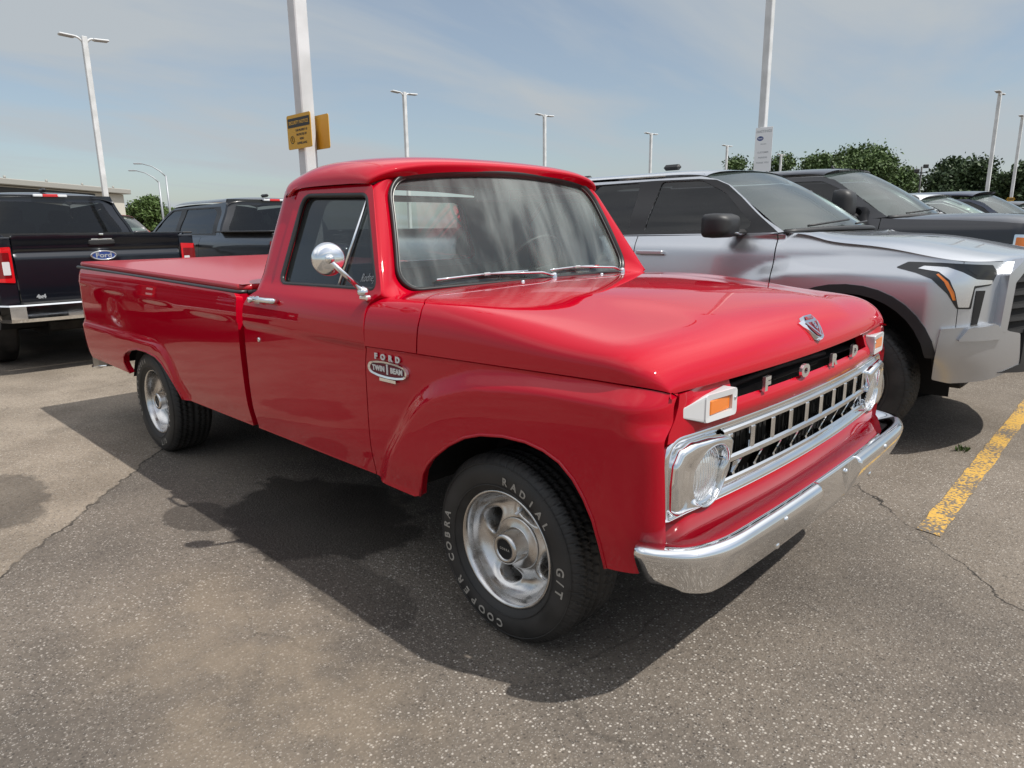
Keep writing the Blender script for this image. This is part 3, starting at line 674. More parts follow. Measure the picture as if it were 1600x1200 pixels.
    def hfn(Y, Z):
        Y = np.asarray(Y, float); Z = np.asarray(Z, float); X = FX(Y)+(.012*np.cos(np.clip((Z-.905)/.035, -1, 1)*PI/2)-.02*np.clip((Z-.93)/.06, 0, 1))*(1-sstep(.70, .84, np.abs(Y))); return np.c_[X, Y, Z]
    panel('front_header', hdr, hfn, RED, T, out=(1, 0, 0), step=.018, thick=.03)
    def vfn(Y, Z):
        Y = np.asarray(Y, float); Z = np.asarray(Z, float); X = FX(Y)+.006*np.cos(np.clip((Z-.60)/.05, -1, 1)*PI/2)-.01*np.clip((.58-Z)/.1, 0, 1); X = X-.10*np.clip((np.abs(Y)-.80)/.12, 0, 1)**2; return np.c_[X, Y, Z]
    panel('front_valance', [(y, .645) for y in yy(-.895, .895, 25)]+[(y, .50) for y in yy(.89, -.89, 25)], vfn, RED, T, out=(1, 0, 0), step=.02, thick=.03)
    # dark cavity behind slot and grille
    mb = MB(); mb.box((.52, 0, .79), (.02, 1.76, .5)); mb.box((.545, 0, .99), (.12, 1.6, .01)); mb.box((.56, 0, .93), (.12, 1.2, .004)); mb.build('radiator_support', DARK, T)
    mb = MB(); r = random.Random(5)
    for k in range(30): y = -.5+k/29; mb.box((.56, y, .77), (.004, .004, .2))
    mb.box((.57, -.30, .90), (.03, .25, .05), .008); mb.box((.57, .1, .91), (.03, .4, .03), .008); mb.tube([(.60, -.5, .945), (.60, -.1, .952), (.60, .3, .94)], .01); mb.build('radiator', UNDER, T)
    # ---- slot letters
    for ch, y in zip("FORD", LETY):
        v, f = text_mesh(ch, .050, .005, .0035); me = MB(); me.add([(FX(y)+.012+z, y+x*1.55, LETZ+yv*1.08) for x, yv, z in v], f, False); me.build('hood_letter', REFLECTOR, T)
    # ---- chrome surround
    def rr_loop(y1, z0, z1, rt, rb, n=8):
        return rnd([(-y1, z0), (y1, z0), (y1, z1), (-y1, z1)], [rb, rb, rt, rt], n)
    ol = resample(rr_loop(.895, .632, .876, .075, .02), .02); il = resample(rr_loop(.852, .662, .842, .055, .02), .02)
    k = len(ol); 
    def near(L, p): return L[np.argmin(((L-p)**2).sum(1))]
    def shrink(p, d):
        c = np.array([np.clip(p[0], -.80, .80), np.clip(p[1], .70, .80)]); q = p-c; l = np.linalg.norm(q); return p-q/l*d if l > 0 else p
    def ring(d, dx): return [(FX(q[0])+dx, q[0], q[1]) for q in (shrink(p, d) for p in ol)]
    loft('grille_surround', [ring(-.004, -.03), ring(-.003, -.012), ring(.0, -.003), ring(.007, .003), ring(.016, .002), ring(.028, -.004), ring(.038, -.02)], CHROME, T, flip=False, sub=14)
    # ---- grille
    G = MB()
    def bar(z, h, dpt, x, y0=-.628, y1=.628, up=0):
        pr = [(-dpt, -h/2), (-.2*dpt, -h/2), (0, -h*.25), (0, h*.25), (-.2*dpt, h/2), (-dpt, h/2)]
        n = 24; V = []
        for i in range(n+1):
            y = y0+(y1-y0)*i/n
            for (px, pz) in pr: V.append((FX(y)+x+px, y, z+pz+up*math.cos(y*2.2)))
        m_ = len(pr); F = [(i*m_+a, i*m_+(a+1) % m_, (i+1)*m_+(a+1) % m_, (i+1)*m_+a) for i in range(n) for a in range(m_)]; G.add(V, F, False)
    bar(.838, .020, .03, .004); bar(.752, .026, .035, .008); bar(.682, .020, .03, .002); bar(.856, .008, .02, .0)
    for i in range(10):
        y = -.585+i*.130; wd = .025
        G.box((FX(y)-.010, y, .795), (.026, wd, .074), .004)
    for i in range(9):
        y = -.52+i*.130
        G.add([(FX(y)+.002+a, y+b-c*.010, z) for (z, c, e) in ((.742, 0, 0), (.69, 1, .02)) for a, b in ((-.02-e, -.008), (-e, -.008), (-e, .008), (-.02-e, .008))], [(0, 1, 5, 4), (1, 2, 6, 5), (2, 3, 7, 6), (3, 0, 4, 7)], False)
    for sy in (-1, 1): G.box((FX(.62)-.048, sy*.618, .755), (.012, .085, .225), .002); G.box((FX(.62)-.022, sy*.632, .853), (.02, .075, .03), .003)
    G.build('grille', CHROME, T)
    # ---- headlights
    for s in (-1, 1):
        hy, hz, hr = s*.706, .735, .089; hx = FX(hy)-.021
        O = [(.878, .668), (.880, .74), (.874, .80), (.850, .840), (.80, .853), (.72, .852), (.650, .846), (.598, .832), (.602, .806), (.626, .74), (.634, .69), (.650, .658), (.70, .650), (.80, .650), (.862, .652)]
        O = resample(O, .012); ang = np.arctan2(O[:, 1]-hz, O[:, 0]-abs(hy)); i0 = np.argmin(np.abs(ang)); O = np.roll(O, -i0, 0); ang = np.roll(ang, -i0)
        un = np.unwrap(ang); 
        def R_(t, dx, extra=0, rad=.0):
            out_ = []
            for p, a in zip(O, un):
                c = np.array([abs(hy)+(hr+rad)*math.cos(a), hz+(hr+rad)*math.sin(a)]); q = p*(1-t)+c*t
                inner = max(0, math.cos(a-math.radians(112)))
                out_.append((hx+dx+extra*inner-.02*(abs(q[0])-abs(hy)), s*q[0], q[1]))
            return out_
        rings = [R_(0, -.016), R_(0, .002), R_(.0, .014, .002), R_(.03, .026, .006), R_(.16, .034, .016), R_(.45, .034, .022, .002), R_(.75, .032, .022, .003), R_(.94, .034, .020, .005), R_(1, .036, .020, .006), R_(1, .036, .018, .003), R_(1, .032, .014, .000), R_(1, .018, .002, -.001), R_(1, .004, 0, -.003)]
        b = loft('headlight_bezel', rings, CHROME, T, flip=(s > 0), sub=26)
        L = MB(); L.lathe([(hr*math.sin(t), .030*math.cos(t)) for t in np.linspace(0, PI/2, 9)], 40, (hx+.004, hy, hz), 'x')
        # vertical flutes
        lens = L.build('headlight', HLGLASS, T)
        rg = MB(); rg.tube([(hx+.014, hy+(hr-.001)*math.cos(2*PI*k/36), hz+(hr-.001)*math.sin(2*PI*k/36)) for k in range(36)], .004, 8, True); rg.build('retaining_ring', CHROME, lens)
        # turn signals
        def tf(y, z, x): return (FX(s*y)+x, s*y, z)
        y0, y1, z0, z1 = .608, .765, .900, .980
        ro = rnd([(y0, z0), (y1, z0), (y1, z1), (y0, z1)], .012, 3); ri = rnd([(y0+.022, z0+.018), (y1-.022, z0+.018), (y1-.022, z1-.018), (y0+.022, z1-.018)], .004, 3)
        tip = [(p[0] if p[0] < .7 else p[0]+.062, z0+.025+(p[1]-z0-.02)*.40+.004 if p[0] > .7 else p[1]) for p in ro]
        rings = [[tf(y, z, -.012) for y, z in tip], [tf(y, z, .000) for y, z in tip], [tf(y, z, .022) for y, z in ro], [tf(y, z, .026) for y, z in [(a*.98+.0136, b*.98+.0188) for a, b in ro]], [tf(y, z, .024) for y, z in ri], [tf(y, z, .008) for y, z in ri]]
        ts = loft('turn_signal_housing', rings, WHITE, T, flip=(s > 0), smooth=False)
        am = MB(); am.box((FX(s*.67)+.013, s*(y0+y1)/2, (z0+z1)/2), (.014, y1-y0-.043, z1-z0-.035), .004); am.build('turn_signal_lens', AMBER, ts)
        sc = MB(); sc.lathe([(.005, 0), (.004, .003), (0, .003)], 10, (FX(s*.62)+.025, s*(y0+.010), (z0+z1)/2+.01), 'x'); sc.build('lens_screw', CHROME, ts)
    # ---- bumper
    plan = CS([0, .2, .45, .65, .78, .86, .92, .955, .975, .985], [.812, .811, .807, .800, .788, .765, .728, .68, .635, .605])
    us = np.concatenate([np.linspace(-.985, -.62, 40), np.linspace(-.60, -.2, 14), np.linspace(-.194, .194, 79), np.linspace(.2, .60, 14), np.linspace(.62, .985, 40)])
    # path points by arc with normals
    path = []
    for y in us: path.append((float(plan(abs(y))), y))
    path = np.array(path); tg = np.gradient(path, axis=0); tg /= np.linalg.norm(tg, axis=1)[:, None]; nrm = np.c_[tg[:, 1], -tg[:, 0]]
    prof = [(-.15, .552), (-.125, .562), (-.085, .576), (-.058, .585), (-.038, .590), (-.020, .590), (-.007, .583), (.001, .569), (.001, .555), (-.005, .532), (-.020, .490), (-.038, .450), (-.048, .430), (-.055, .421), (-.064, .418), (-.075, .424)]
    V = []
    for (x, y), nn in zip(path, nrm):
        kk = 1-float(sstep(.176, .190, abs(y))); e = float(sstep(.78, .985, abs(y)))
        for (d, z) in prof:
            dd = d; zz = z
            if z < .589 and d > -.055: dd = d*(1-kk)+(-.036-.10*max(0, .575-z)*.6)*kk
            t_ = max(0, (.575-z)/.15)*(d > -.10); zz = zz+.012*e*t_; dd = dd-.055*e*t_
            V.append((x+nn[0]*dd*1., y+nn[1]*dd, zz))
    m_ = len(prof); F = [(i*m_+a, (i+1)*m_+a, (i+1)*m_+a+1, i*m_+a+1) for i in range(len(path)-1) for a in range(m_-1)]
    mb = MB(); mb.add(V, [f[::-1] for f in F], True)
    bmp = mb.build('front_bumper', CHROME, T)
    sol = bmp.modifiers.new('thickness', 'SOLIDIFY'); sol.thickness = .004; sol.offset = -1
    for y, z, dx in ((-.475, .563, .002), (.475, .563, .002), (-.435, .452, -.036), (.435, .452, -.036), (-.13, .545, -.034), (.13, .545, -.034)):
        b = MB(); b.lathe([(.011, -.004), (.011, .001), (.008, .004), (0, .0055)], 16, (float(plan(abs(y)))+dx, y, z), 'x'); b.build('bumper_bolt', CHROME, bmp)
    # ---- hood crest
    lo, hi = .5, 1.
    for _ in range(30):
        q = (lo+hi)/2
        if H([q], [.5])[0][2] > 1.078: lo = q
        else: hi = q
    p0 = H([lo], [.5])[0]; nn0 = fnormals(H, np.array([lo]), np.array([.5]), 1, 4e-3)[0]; nn0 = nn0 if nn0[0] > 0 else -nn0; up0 = np.cross(nn0, [0, 1, 0]); up0 = up0 if up0[2] > 0 else -up0
    def csf(base): return lambda u, v, w_: tuple(p0+np.array([0, u, 0])+up0*v+nn0*(base+w_-4.*max(0, abs(u)-.03)**2))
    def shape(nm, pts, base_, dep, m_, par):
        b = MB(); f = csf(base_); a_ = sum(p[0]*q_[1]-q_[0]*p[1] for p, q_ in zip(pts, pts[1:]+pts[:1])); pts = pts if a_ > 0 else pts[::-1]; prism(pts, dep, b, f); return b.build(nm, m_, par)
    shield = [(-.078, .030), (-.046, .034), (-.032, .048), (.032, .048), (.046, .034), (.078, .030), (.068, .010), (.052, -.008), (.024, -.042), (0, -.050), (-.024, -.042), (-.052, -.008), (-.068, .010)]
    c0 = shape('hood_crest', shield, -.006, .016, CHROME, T)
    shape('crest_field', [(-.052, .020), (.052, .020), (.022, -.032), (0, -.040), (-.022, -.032)], .009, .0025, FIELD, c0)
    shape('crest_bar', [(-.030, .042), (.030, .042), (.032, .030), (-.032, .030)], .009, .0025, CARRED, c0)
    b = MB(); f_ = csf(.0115)
    for L in ([(-.050, .018), (-.040, .018), (0, -.030), (0, -.040)], [(.040, .018), (.050, .018), (0, -.040), (0, -.030)]): prism(L, .002, b, f_)
    v, f = text_mesh("8", .040, .002, .0012); b.add([f_(x, y+.002, z+.002) for x, y, z in v], f, False)
    v, f = text_mesh("FORD", .0115, .001, .0004, 1.2); b.add([f_(x, y+.036, z+.001) for x, y, z in v], f, False)
    b.build('crest_emblem', CHROME, c0)
    # ---- side badges
    for s in (-1, 1):
        fn = redside(s)
        def bf(u, v, w_, s=s, fn=fn):
            p = fn(np.array([-.522+u]), np.array([.920+v]))[0]; return (p[0], p[1]+s*w_, p[2])
        ou = [(-.122, .008), (-.108, .022), (-.06, .030), (0, .033), (.06, .030), (.108, .022), (.122, .008), (.122, -.010), (.106, -.022), (.06, -.030), (0, -.033), (-.06, -.030), (-.106, -.022), (-.122, -.010)]
        inn = [(u*.88, v*.74) for u, v in ou]; b = MB(); o_ = rnd(ou, .01, 2); i_ = rnd(inn, .01, 2)
        n = len(o_); V = [bf(u, v, .001) for u, v in o_]+[bf(u*.985, v*.97, .011) for u, v in o_]+[bf(u, v, .009) for u, v in i_]+[bf(u, v, .004) for u, v in i_]
        b.add(V, [(j*n+i, j*n+(i+1) % n, (j+1)*n+(i+1) % n, (j+1)*n+i) for j in range(3) for i in range(n)], False)
        b.add([bf(u, v, .0095) for u, v in ((-.05, -.034), (.05, -.034), (.05, -.046), (-.05, -.046))], [(0, 1, 2, 3)], False)
        bd = b.build('side_badge', CHROME, T)
        b = MB(); b.add([bf(u, v, .0045) for u, v in i_], [tuple(range(n))], False); b.build('badge_field', FIELD, bd)
        b = MB()
        def word(t, cx, cz, sz, bold=.0012, stretch=1.):
            v, f = text_mesh(t, sz, .0015, bold, 1.06); b.add([bf((x*stretch if s < 0 else -x*stretch)+(cx if s < 0 else -cx), y+cz, z+.007) for x, y, z in v], f, False)
        word("TWIN", -.055, .0, .028); word("BEAM", .056, .0, .028); word("I", 0, 0, .052, .002)
        for chx, cxx in zip("FORD", (-.068, -.024, .022, .066)): word(chx, cxx, .045, .030, .0015, 1.15)
        b.build('badge_lettering', WHITE, bd)
    # ---- greenhouse: windshield, pillars, roof
    def PW(U, Vv):
        U = np.asarray(U, float); Vv = np.asarray(Vv, float)
        b = np.c_[-.600-.070*U**2, .775*U, 1.196-.008*U**2]; t = np.c_[-.800-.055*U**2, .662*U, 1.670-.040*U**2]; return b+(t-b)*Vv[:, None]+np.c_[.02*Vv*(1-Vv)*4, 0*U, 0*U]*.6
    def PO(U, Vv):
        U = np.asarray(U, float); Vv = np.asarray(Vv, float)
        b = np.c_[-.568-.034*U**2, .898*U, 1.168+.004*U**2]; t = np.c_[-.785-.058*U**2, .740*U, 1.712-.100*U**2]; return b+(t-b)*Vv[:, None]
    def rloop(ru, rv, n=10):
        L = rnd([(-1, 0), (1, 0), (1, 1), (-1, 1)], 0, 1); pts = []
        for (cx_, cy_, a0) in ((1-ru, rv, -90), (1-ru, 1-rv, 0), (-1+ru, 1-rv, 90), (-1+ru, rv, 180)):
            for k in range(n+1): a = math.radians(a0+90*k/n); pts.append((cx_+ru*math.cos(a), cy_+rv*math.sin(a)))
        out_ = []
        for i, p in enumerate(pts):
            q = pts[(i+1) % len(pts)]; k = 14 if i % (n+1) == n else 1
            for j in range(k): out_.append((p[0]+(q[0]-p[0])*j/k, p[1]+(q[1]-p[1])*j/k))
        return np.array(out_)
    li = rloop(.13, .20); lo_ = rloop(.05, .06)
    A = PW(li[:, 0], li[:, 1]); B = PO(lo_[:, 0], lo_[:, 1]); nn = fnormals(PW, li[:, 0], li[:, 1], -1); 
    if nn[0][0] < 0: nn = -nn
    cen = A.mean(0); mid = A*.5+B*.5+nn*.012; mid2 = A*.2+B*.8+nn*.010; ends = B+(B-A)*.0+np.array([-.02, 0, -.004])
    loft('windshield_frame', [A-nn*.02, A, A*.8+B*.2+nn*.006, mid, mid2, B, ends], RED, T, sub=20, flip=False)
    panel('windshield', [tuple(q) for q in li], PW, WSGLASS, T, out=(1, 0, .3), step=.08, stepv=.07, thick=.004, off=-.002)
    gsk = MB(); gsk.tube([tuple(p) for p in A+nn*.004], .023, 10, True, flat=.5); 
    gk = gsk.build('windshield_gasket', GASKET, T)
    bead = MB(); li2 = np.c_[li[:, 0]*.985, .5+(li[:, 1]-.5)*.975]; bead.tube([tuple(p) for p in PW(li2[:, 0], li2[:, 1])+nn*.010], .0028, 8, True); bead.build('trim_bead', BEAD, gk)
    R_ = [[(-.780, 0, 1.688), (-.785, .3, 1.682), (-.805, .52, 1.662), (-.83, .64, 1.640), (-.85, .70, 1.626), (-.86, .728, 1.618), (-.865, .738, 1.612)],
          [(-.755, 0, 1.708), (-.758, .3, 1.703), (-.78, .53, 1.689), (-.80, .66, 1.662), (-.82, .72, 1.640), (-.84, .745, 1.625), (-.86, .75, 1.612)],
          [(-.745, 0, 1.724), (-.75, .3, 1.719), (-.77, .53, 1.704), (-.80, .67, 1.680), (-.83, .73, 1.655), (-.86, .757, 1.632), (-.88, .757, 1.613)],
          [(-.80, 0, 1.748), (-.80, .3, 1.743), (-.82, .53, 1.728), (-.86, .66, 1.704), (-.89, .725, 1.676), (-.91, .757, 1.645), (-.92, .758, 1.616)],
          [(-.95, 0, 1.768), (-.95, .3, 1.763), (-.95, .53, 1.748), (-.97, .655, 1.726), (-.98, .722, 1.696), (-.99, .757, 1.655), (-1.0, .758, 1.618)],
          [(-1.2, 0, 1.777), (-1.2, .3, 1.772), (-1.2, .53, 1.757), (-1.2, .655, 1.735), (-1.2, .722, 1.704), (-1.2, .757, 1.660), (-1.2, .758, 1.620)],
          [(-1.40, 0, 1.770), (-1.40, .3, 1.766), (-1.40, .52, 1.752), (-1.39, .64, 1.731), (-1.37, .71, 1.702), (-1.36, .752, 1.660), (-1.36, .755, 1.620)],
          [(-1.55, 0, 1.752), (-1.55, .3, 1.748), (-1.54, .50, 1.735), (-1.52, .62, 1.714), (-1.48, .69, 1.690), (-1.44, .745, 1.655), (-1.43, .752, 1.615)],
          [(-1.63, 0, 1.722), (-1.63, .3, 1.718), (-1.628, .50, 1.708), (-1.615, .62, 1.692), (-1.585, .69, 1.668), (-1.545, .738, 1.638), (-1.52, .750, 1.600)],
          [(-1.66, 0, 1.690), (-1.66, .3, 1.686), (-1.664, .50, 1.678), (-1.652, .62, 1.664), (-1.622, .69, 1.645), (-1.58, .730, 1.618), (-1.545, .745, 1.592)],
          [(-1.668, 0, 1.655), (-1.668, .3, 1.652), (-1.672, .50, 1.640), (-1.662, .61, 1.630), (-1.635, .675, 1.614), (-1.59, .722, 1.595), (-1.55, .738, 1.580)]]
    R_ = [[(x-(.022 if 0 < i < 4 else 0)*(1-(y/.75)**2), y, z-(.012 if i > 1 else .006)*(1-(y/.76)**4)) for x, y, z in row] for i, row in enumerate(R_)]
    grid_obj('roof', BS(mirror_cols(R_)), RED, T, 60, 70)
    # cab back: plan path u in [-1,1] across the back, v = z
    def cabback(U, Z):
        U = np.asarray(U, float); Z = np.asarray(Z, float); s_ = np.sign(U); a = np.abs(U); Wd = WSP(Z)-.013; xb = np.interp(Z, [.45, 1.15, 1.25, 1.64], [-1.705, -1.70, -1.690, -1.672])
        r = .13; c = Wd-r; X = np.where(a < .62, xb, 0.); Y = np.where(a < .62, a/.62*c, 0.)
        t = np.clip((a-.62)/.2, 0, 1)*PI/2; X = np.where((a >= .62) & (a <= .82), xb+r*(1-np.cos(t)), X); Y = np.where((a >= .62) & (a <= .82), c+r*np.sin(t), Y)
        e = np.clip((a-.82)/.18, 0, 1); xe = np.interp(Z, [.45, 1.1, 1.19, 1.62], [-1.69, -1.66, -1.44, -1.41])
        xs = xb+r; X = np.where(a > .82, xs+(np.maximum(xe+.01, xs+.002)-xs)*e, X); Y = np.where(a > .82, Wd, Y)
        return np.c_[X, s_*Y, Z]
    rw = rnd([(-.50, 1.25), (.50, 1.25), (.47, 1.58), (-.47, 1.58)], .05, 4)
    panel('cab_back', [(-1, .46), (1, .46), (1, 1.615), (-1, 1.615)], cabback, RED, T, [rw], out=(-1, 0, 0), step=.03, stepv=.05, thick=.02)
    panel('cab_trim', [(-1, .60), (1, .60), (1, 1.605), (-1, 1.605)], cabback, LGREY, T, [rw], out=(-1, 0, 0), step=.05, stepv=.08, thick=0, off=-.034)
    panel('rear_window', rw, cabback, CLEARGL, T, out=(-1, 0, 0), step=.06, thick=.004, off=-.008)
    # ---- tonneau cover
    def tz(X): return np.interp(X, [-4.43, -1.78], [1.184, 1.137])
    ring0 = []; L = rnd([(-4.42, -.90), (-1.80, -.905), (-1.765, -.86), (-1.765, .86), (-1.80, .905), (-4.42, .90)], .02, 4)
    L = resample(L, .06)
    def rg(dz, ins, bl=0): return [(x+(ins if x < -3 else -ins)*(1 if (x < -4.4 or x > -1.8) else 0), y*(1-ins/.92), float(tz(x))+dz) for x, y in L]
    def top_(x, y): return float(tz(x))+.042+.022*(1-(y/.92)**2)*min(1, max(0, (x+4.43)/.5))*min(1, max(0, (-1.76-x)/.3))
    cv = MB(); rings = [rg(.006, .006), rg(.016, .0), rg(.030, .002), rg(.038, .010)]
    tn = loft('tonneau_cover', rings, COVER, T, sub=10)
    nx, ny = 50, 26; V = []
    for i in range(nx+1):
        x = -4.412+(-1.772+4.412)*i/nx
        for j in range(ny+1): y = -.893+1.786*j/ny; V.append((x, y, top_(x, y)-.0045))
    mb = MB(); mb.add(V, [(i*(ny+1)+j, (i+1)*(ny+1)+j, (i+1)*(ny+1)+j+1, i*(ny+1)+j+1) for i in range(nx) for j in range(ny)], True); mb.build('cover_top', COVER, tn)
    sl = MB()
    for s in (-1, 1): sl.tube([(x, s*.912, float(tz(x))+.000) for x in np.linspace(-4.42, -1.80, 12)]+[(-1.77, s*.87, float(tz(-1.77)))], .011, 8)
    sl.tube([(-1.765, -.87, 1.137), (-1.765, .87, 1.137)], .010, 8); sl.build('cover_seal', GASKET, tn)
    # tailgate, floor, frame, rear bumper end
    mb = MB(); mb.box((-4.40, 0, .85), (.05, 1.70, .65), .02); mb.build('tailgate', RED, T)
    mb = MB(); mb.box((-3.08, 0, .70), (2.6, 1.0, .04)); mb.box((-3.08, 0, .60), (2.6, 1.7, .02)) if False else None
    mb.box((-1.2, 0, .47), (1.0, 1.74, .03)); mb.box((-1.8, .42, .44), (4.8, .07, .14), .01); mb.box((-1.8, -.42, .44), (4.8, .07, .14), .01); mb.box((-.15, 0, .62), (.9, .8, .3), .03)
    mb.tube([(0, -.75, .34), (0, .1, .38)], .05); mb.tube([(0, .75, .34), (0, -.1, .38)], .05); mb.tube([(-3.2, -.75, .35), (-3.2, .75, .35)], .06, 12); mb.lathe([(0, -.14), (.13, -.1), (.16, 0), (.13, .1), (0, .14)], 20, (-3.2, 0, .35), 'x')
    for x in (-2.2, -2.7, -3.7, -4.2): mb.box((x, 0, .5), (.06, .9, .1))
    mb.build('chassis', UNDER, T)
    mb = MB(); mb.box((-4.08, -.62, .62), (.7, .5, .02)); mb.build('bed_floor', UNDER, T)
    RB = MB(); pl = [(-4.52, 0), (-4.52, .70), (-4.50, .84), (-4.44, .905), (-4.34, .925), (-4.20, .925), (-4.04, .915)]; pl = [(x, -y) for x, y in pl[::-1]]+pl[1:]
    V = []
    for x, y in pl:
        e = sstep(-4.40, -4.04, x); V += [(x, y, .420+.055*e), (x, y, .545-.01*e), (x+.03, y*.97, .55-.01*e), (x+.03, y*.97, .415+.06*e)]
    RB.add(V, [(4*i+a, 4*i+4+a, 4*i+4+(a+1) % 4, 4*i+(a+1) % 4) for i in range(len(pl)-1) for a in range(4)]+[(0, 1, 2, 3), (len(V)-4, len(V)-3, len(V)-2, len(V)-1)], False)
    rbo = RB.build('rear_bumper', BLACKP, T); RB = MB(); RB.tube([(x-.002, y*1.003, .424+.055*sstep(-4.40, -4.04, x)) for x, y in pl], .007, 6); RB.build('bumper_edge', CHROME, rbo)
    # mirror
    m_ = MB(); base = Vector((-.668, -.915, 1.19)); c_ = Vector((-.70, -1.055, 1.328)); nrm_ = Vector((.92, -.40, .04)).normalized(); q = nrm_.to_track_quat('Z', 'Y')
    arm = MB(); arm.box((-.672, -.925, 1.178), (.052, .026, .020), .006); arm.lathe([(.0, .0), (.021, .006), (.024, .018), (.018, .032), (.0, .040)], 20, (-.672, -.932, 1.183), 'z')
    arm.tube([(-.672, -.934, 1.205), tuple(c_+nrm_*.034+Vector((0, 0, -.008)))], [.0105, .0085], 12)
    j = c_+nrm_*.030; arm.add([tuple(j+Vector((.018*math.cos(a)*math.cos(b), .018*math.sin(a)*math.cos(b), .018*math.sin(b)))) for b in np.linspace(-PI/2, PI/2, 9) for a in np.linspace(0, 2*PI, 16, endpoint=False)], [(i*16+k, i*16+(k+1) % 16, (i+1)*16+(k+1) % 16, (i+1)*16+k) for i in range(8) for k in range(16)], True)
    ar = arm.build('mirror_arm', CHROME, T)
    hd2 = MB(); hd2.lathe([(.0, .028), (.018, .0270), (.036, .0225), (.050, .015), (.058, .006), (.061, -.002), (.060, -.008), (.056, -.010), (.0, -.010)], 48, (0, 0, 0), 'z')
    hd2.V = [tuple(q @ Vector(v)+c_) for v in hd2.V]; hd2.build('mirror_head', CHROME, T)
    # wipers
    def wiper(p0, p1, piv):
        b = MB(); a0, a1 = [PW(np.array([p[0]]), np.array([p[1]]))[0]+np.array([.016, 0, .006]) for p in (p0, p1)]
        b.tube([tuple(a0+(a1-a0)*t+np.array([0, 0, .004*math.sin(PI*t)])) for t in np.linspace(0, 1, 8)], .0055, 6)
        pv = np.array(piv); mid_ = a0+(a1-a0)*.50+np.array([.016, 0, .007]); b.tube([tuple(pv), tuple(pv*.8+mid_*.2+np.array([0, 0, .012])), tuple(mid_)], [.013, .010, .006], 8, flat=.6)
        b.box(tuple(a0+(a1-a0)*.5+np.array([.012, 0, .005])), (.016, .04, .014), .003); b.lathe([(.015, 0), (.014, .018), (.009, .024), (0, .026)], 14, tuple(pv-np.array([0, 0, .012])), 'z')
        return b.build('wiper', CHROME, T)
    wiper((-.78, .065), (-.12, .075), (-.555, .045, 1.212)); wiper((.08, .065), (.62, .075), (-.575, .62, 1.205))
    # interior
    b = MB(); b.box((-1.42, 0, .92), (.16, 1.46, .62), .05); b.box((-1.16, 0, .74), (.52, 1.46, .20), .05); b.build('bench_seat', SEAT, T)
    b = MB(); b.box((-.76, 0, 1.10), (.26, 1.66, .13), .04); b.box((-.72, 0, 1.172), (.20, 1.5, .012), .004); b.build('dashboard', RED, T)
    b = MB(); b.box((-.70, 0, .80), (.02, 1.7, .60)); b.box((-1.12, 0, .50), (1.1, 1.7, .02)); b.box((-1.52, 0, .85), (.02, 1.7, .7)); b.build('cab_floor', TRIM, T)
    sw = MB(); c0_ = Vector((-1.02, .38, 1.22)); ax_ = Vector((-.80, 0, .60)).normalized(); qq = ax_.to_track_quat('Z', 'Y')
    sw.tube([tuple(qq @ Vector((.205*math.cos(2*PI*k/40), .205*math.sin(2*PI*k/40), 0))+c0_) for k in range(40)], .011, 8, True)
    for a in (0, PI): sw.tube([tuple(qq @ Vector((.2*math.cos(a), .2*math.sin(a), 0))+c0_), tuple(c0_-ax_*.03)], .008)
    for a in (PI/2, -PI/2): sw.tube([tuple(qq @ Vector((.2*math.cos(a), .2*math.sin(a), 0))+c0_), tuple(c0_-ax_*.03)], .008)
    sw.tube([tuple(c0_-ax_*.02), tuple(c0_-ax_*.35)], .025); sw.build('steering_wheel', TRIM, T)
    b = MB(); b.box((-.93, .02, 1.585), (.02, .24, .06), .008); b.tube([(-.92, .02, 1.60), (-.88, .02, 1.66)], .006); b.build('inside_mirror', LGREY, T)
    b = MB(); b.box((-1.12, 0, 1.655), (.60, 1.32, .012), .005); b.build('headliner', LGREY, T)
    # wheels
    tm = tyre_mesh(); rm = slot_rim(); ex = slot_extras(); first = None
    for (x, y, sg) in ((0, -.765, -1), (-3.2, -.775, -1), (0, .765, 1), (-3.2, .775, 1)):
        if first is None:
            hub = MB(); hub.lathe([(.0, .02), (.15, .02), (.16, .05), (.16, .11), (0, .11)], 40); first = hub.build('wheel', UNDER, T)
            tm.build('tyre', [TYRE, LETTER], first); rm.build('rim', ALU, first); ex.build('hub_cap_centre', [DARK, LETTER], first); w_ = first
            v_ = MB(); v_.tube([(.163*math.sin(.33), -.062, .163*math.cos(.33)), (.15*math.sin(.33), -.098, .15*math.cos(.33))], .0055, 8); v_.build('valve_stem', SIGNWHT, first)
        else: w_ = copy_tree(first, T)
        w_.location = (x, y, .3415); w_.rotation_euler = (0, {(-3.2, -1): 1.1, (0, 1): .4}.get((x, sg), 0) if sg < 0 else 0, PI if sg > 0 else 0)
    return T
RT = build_red()

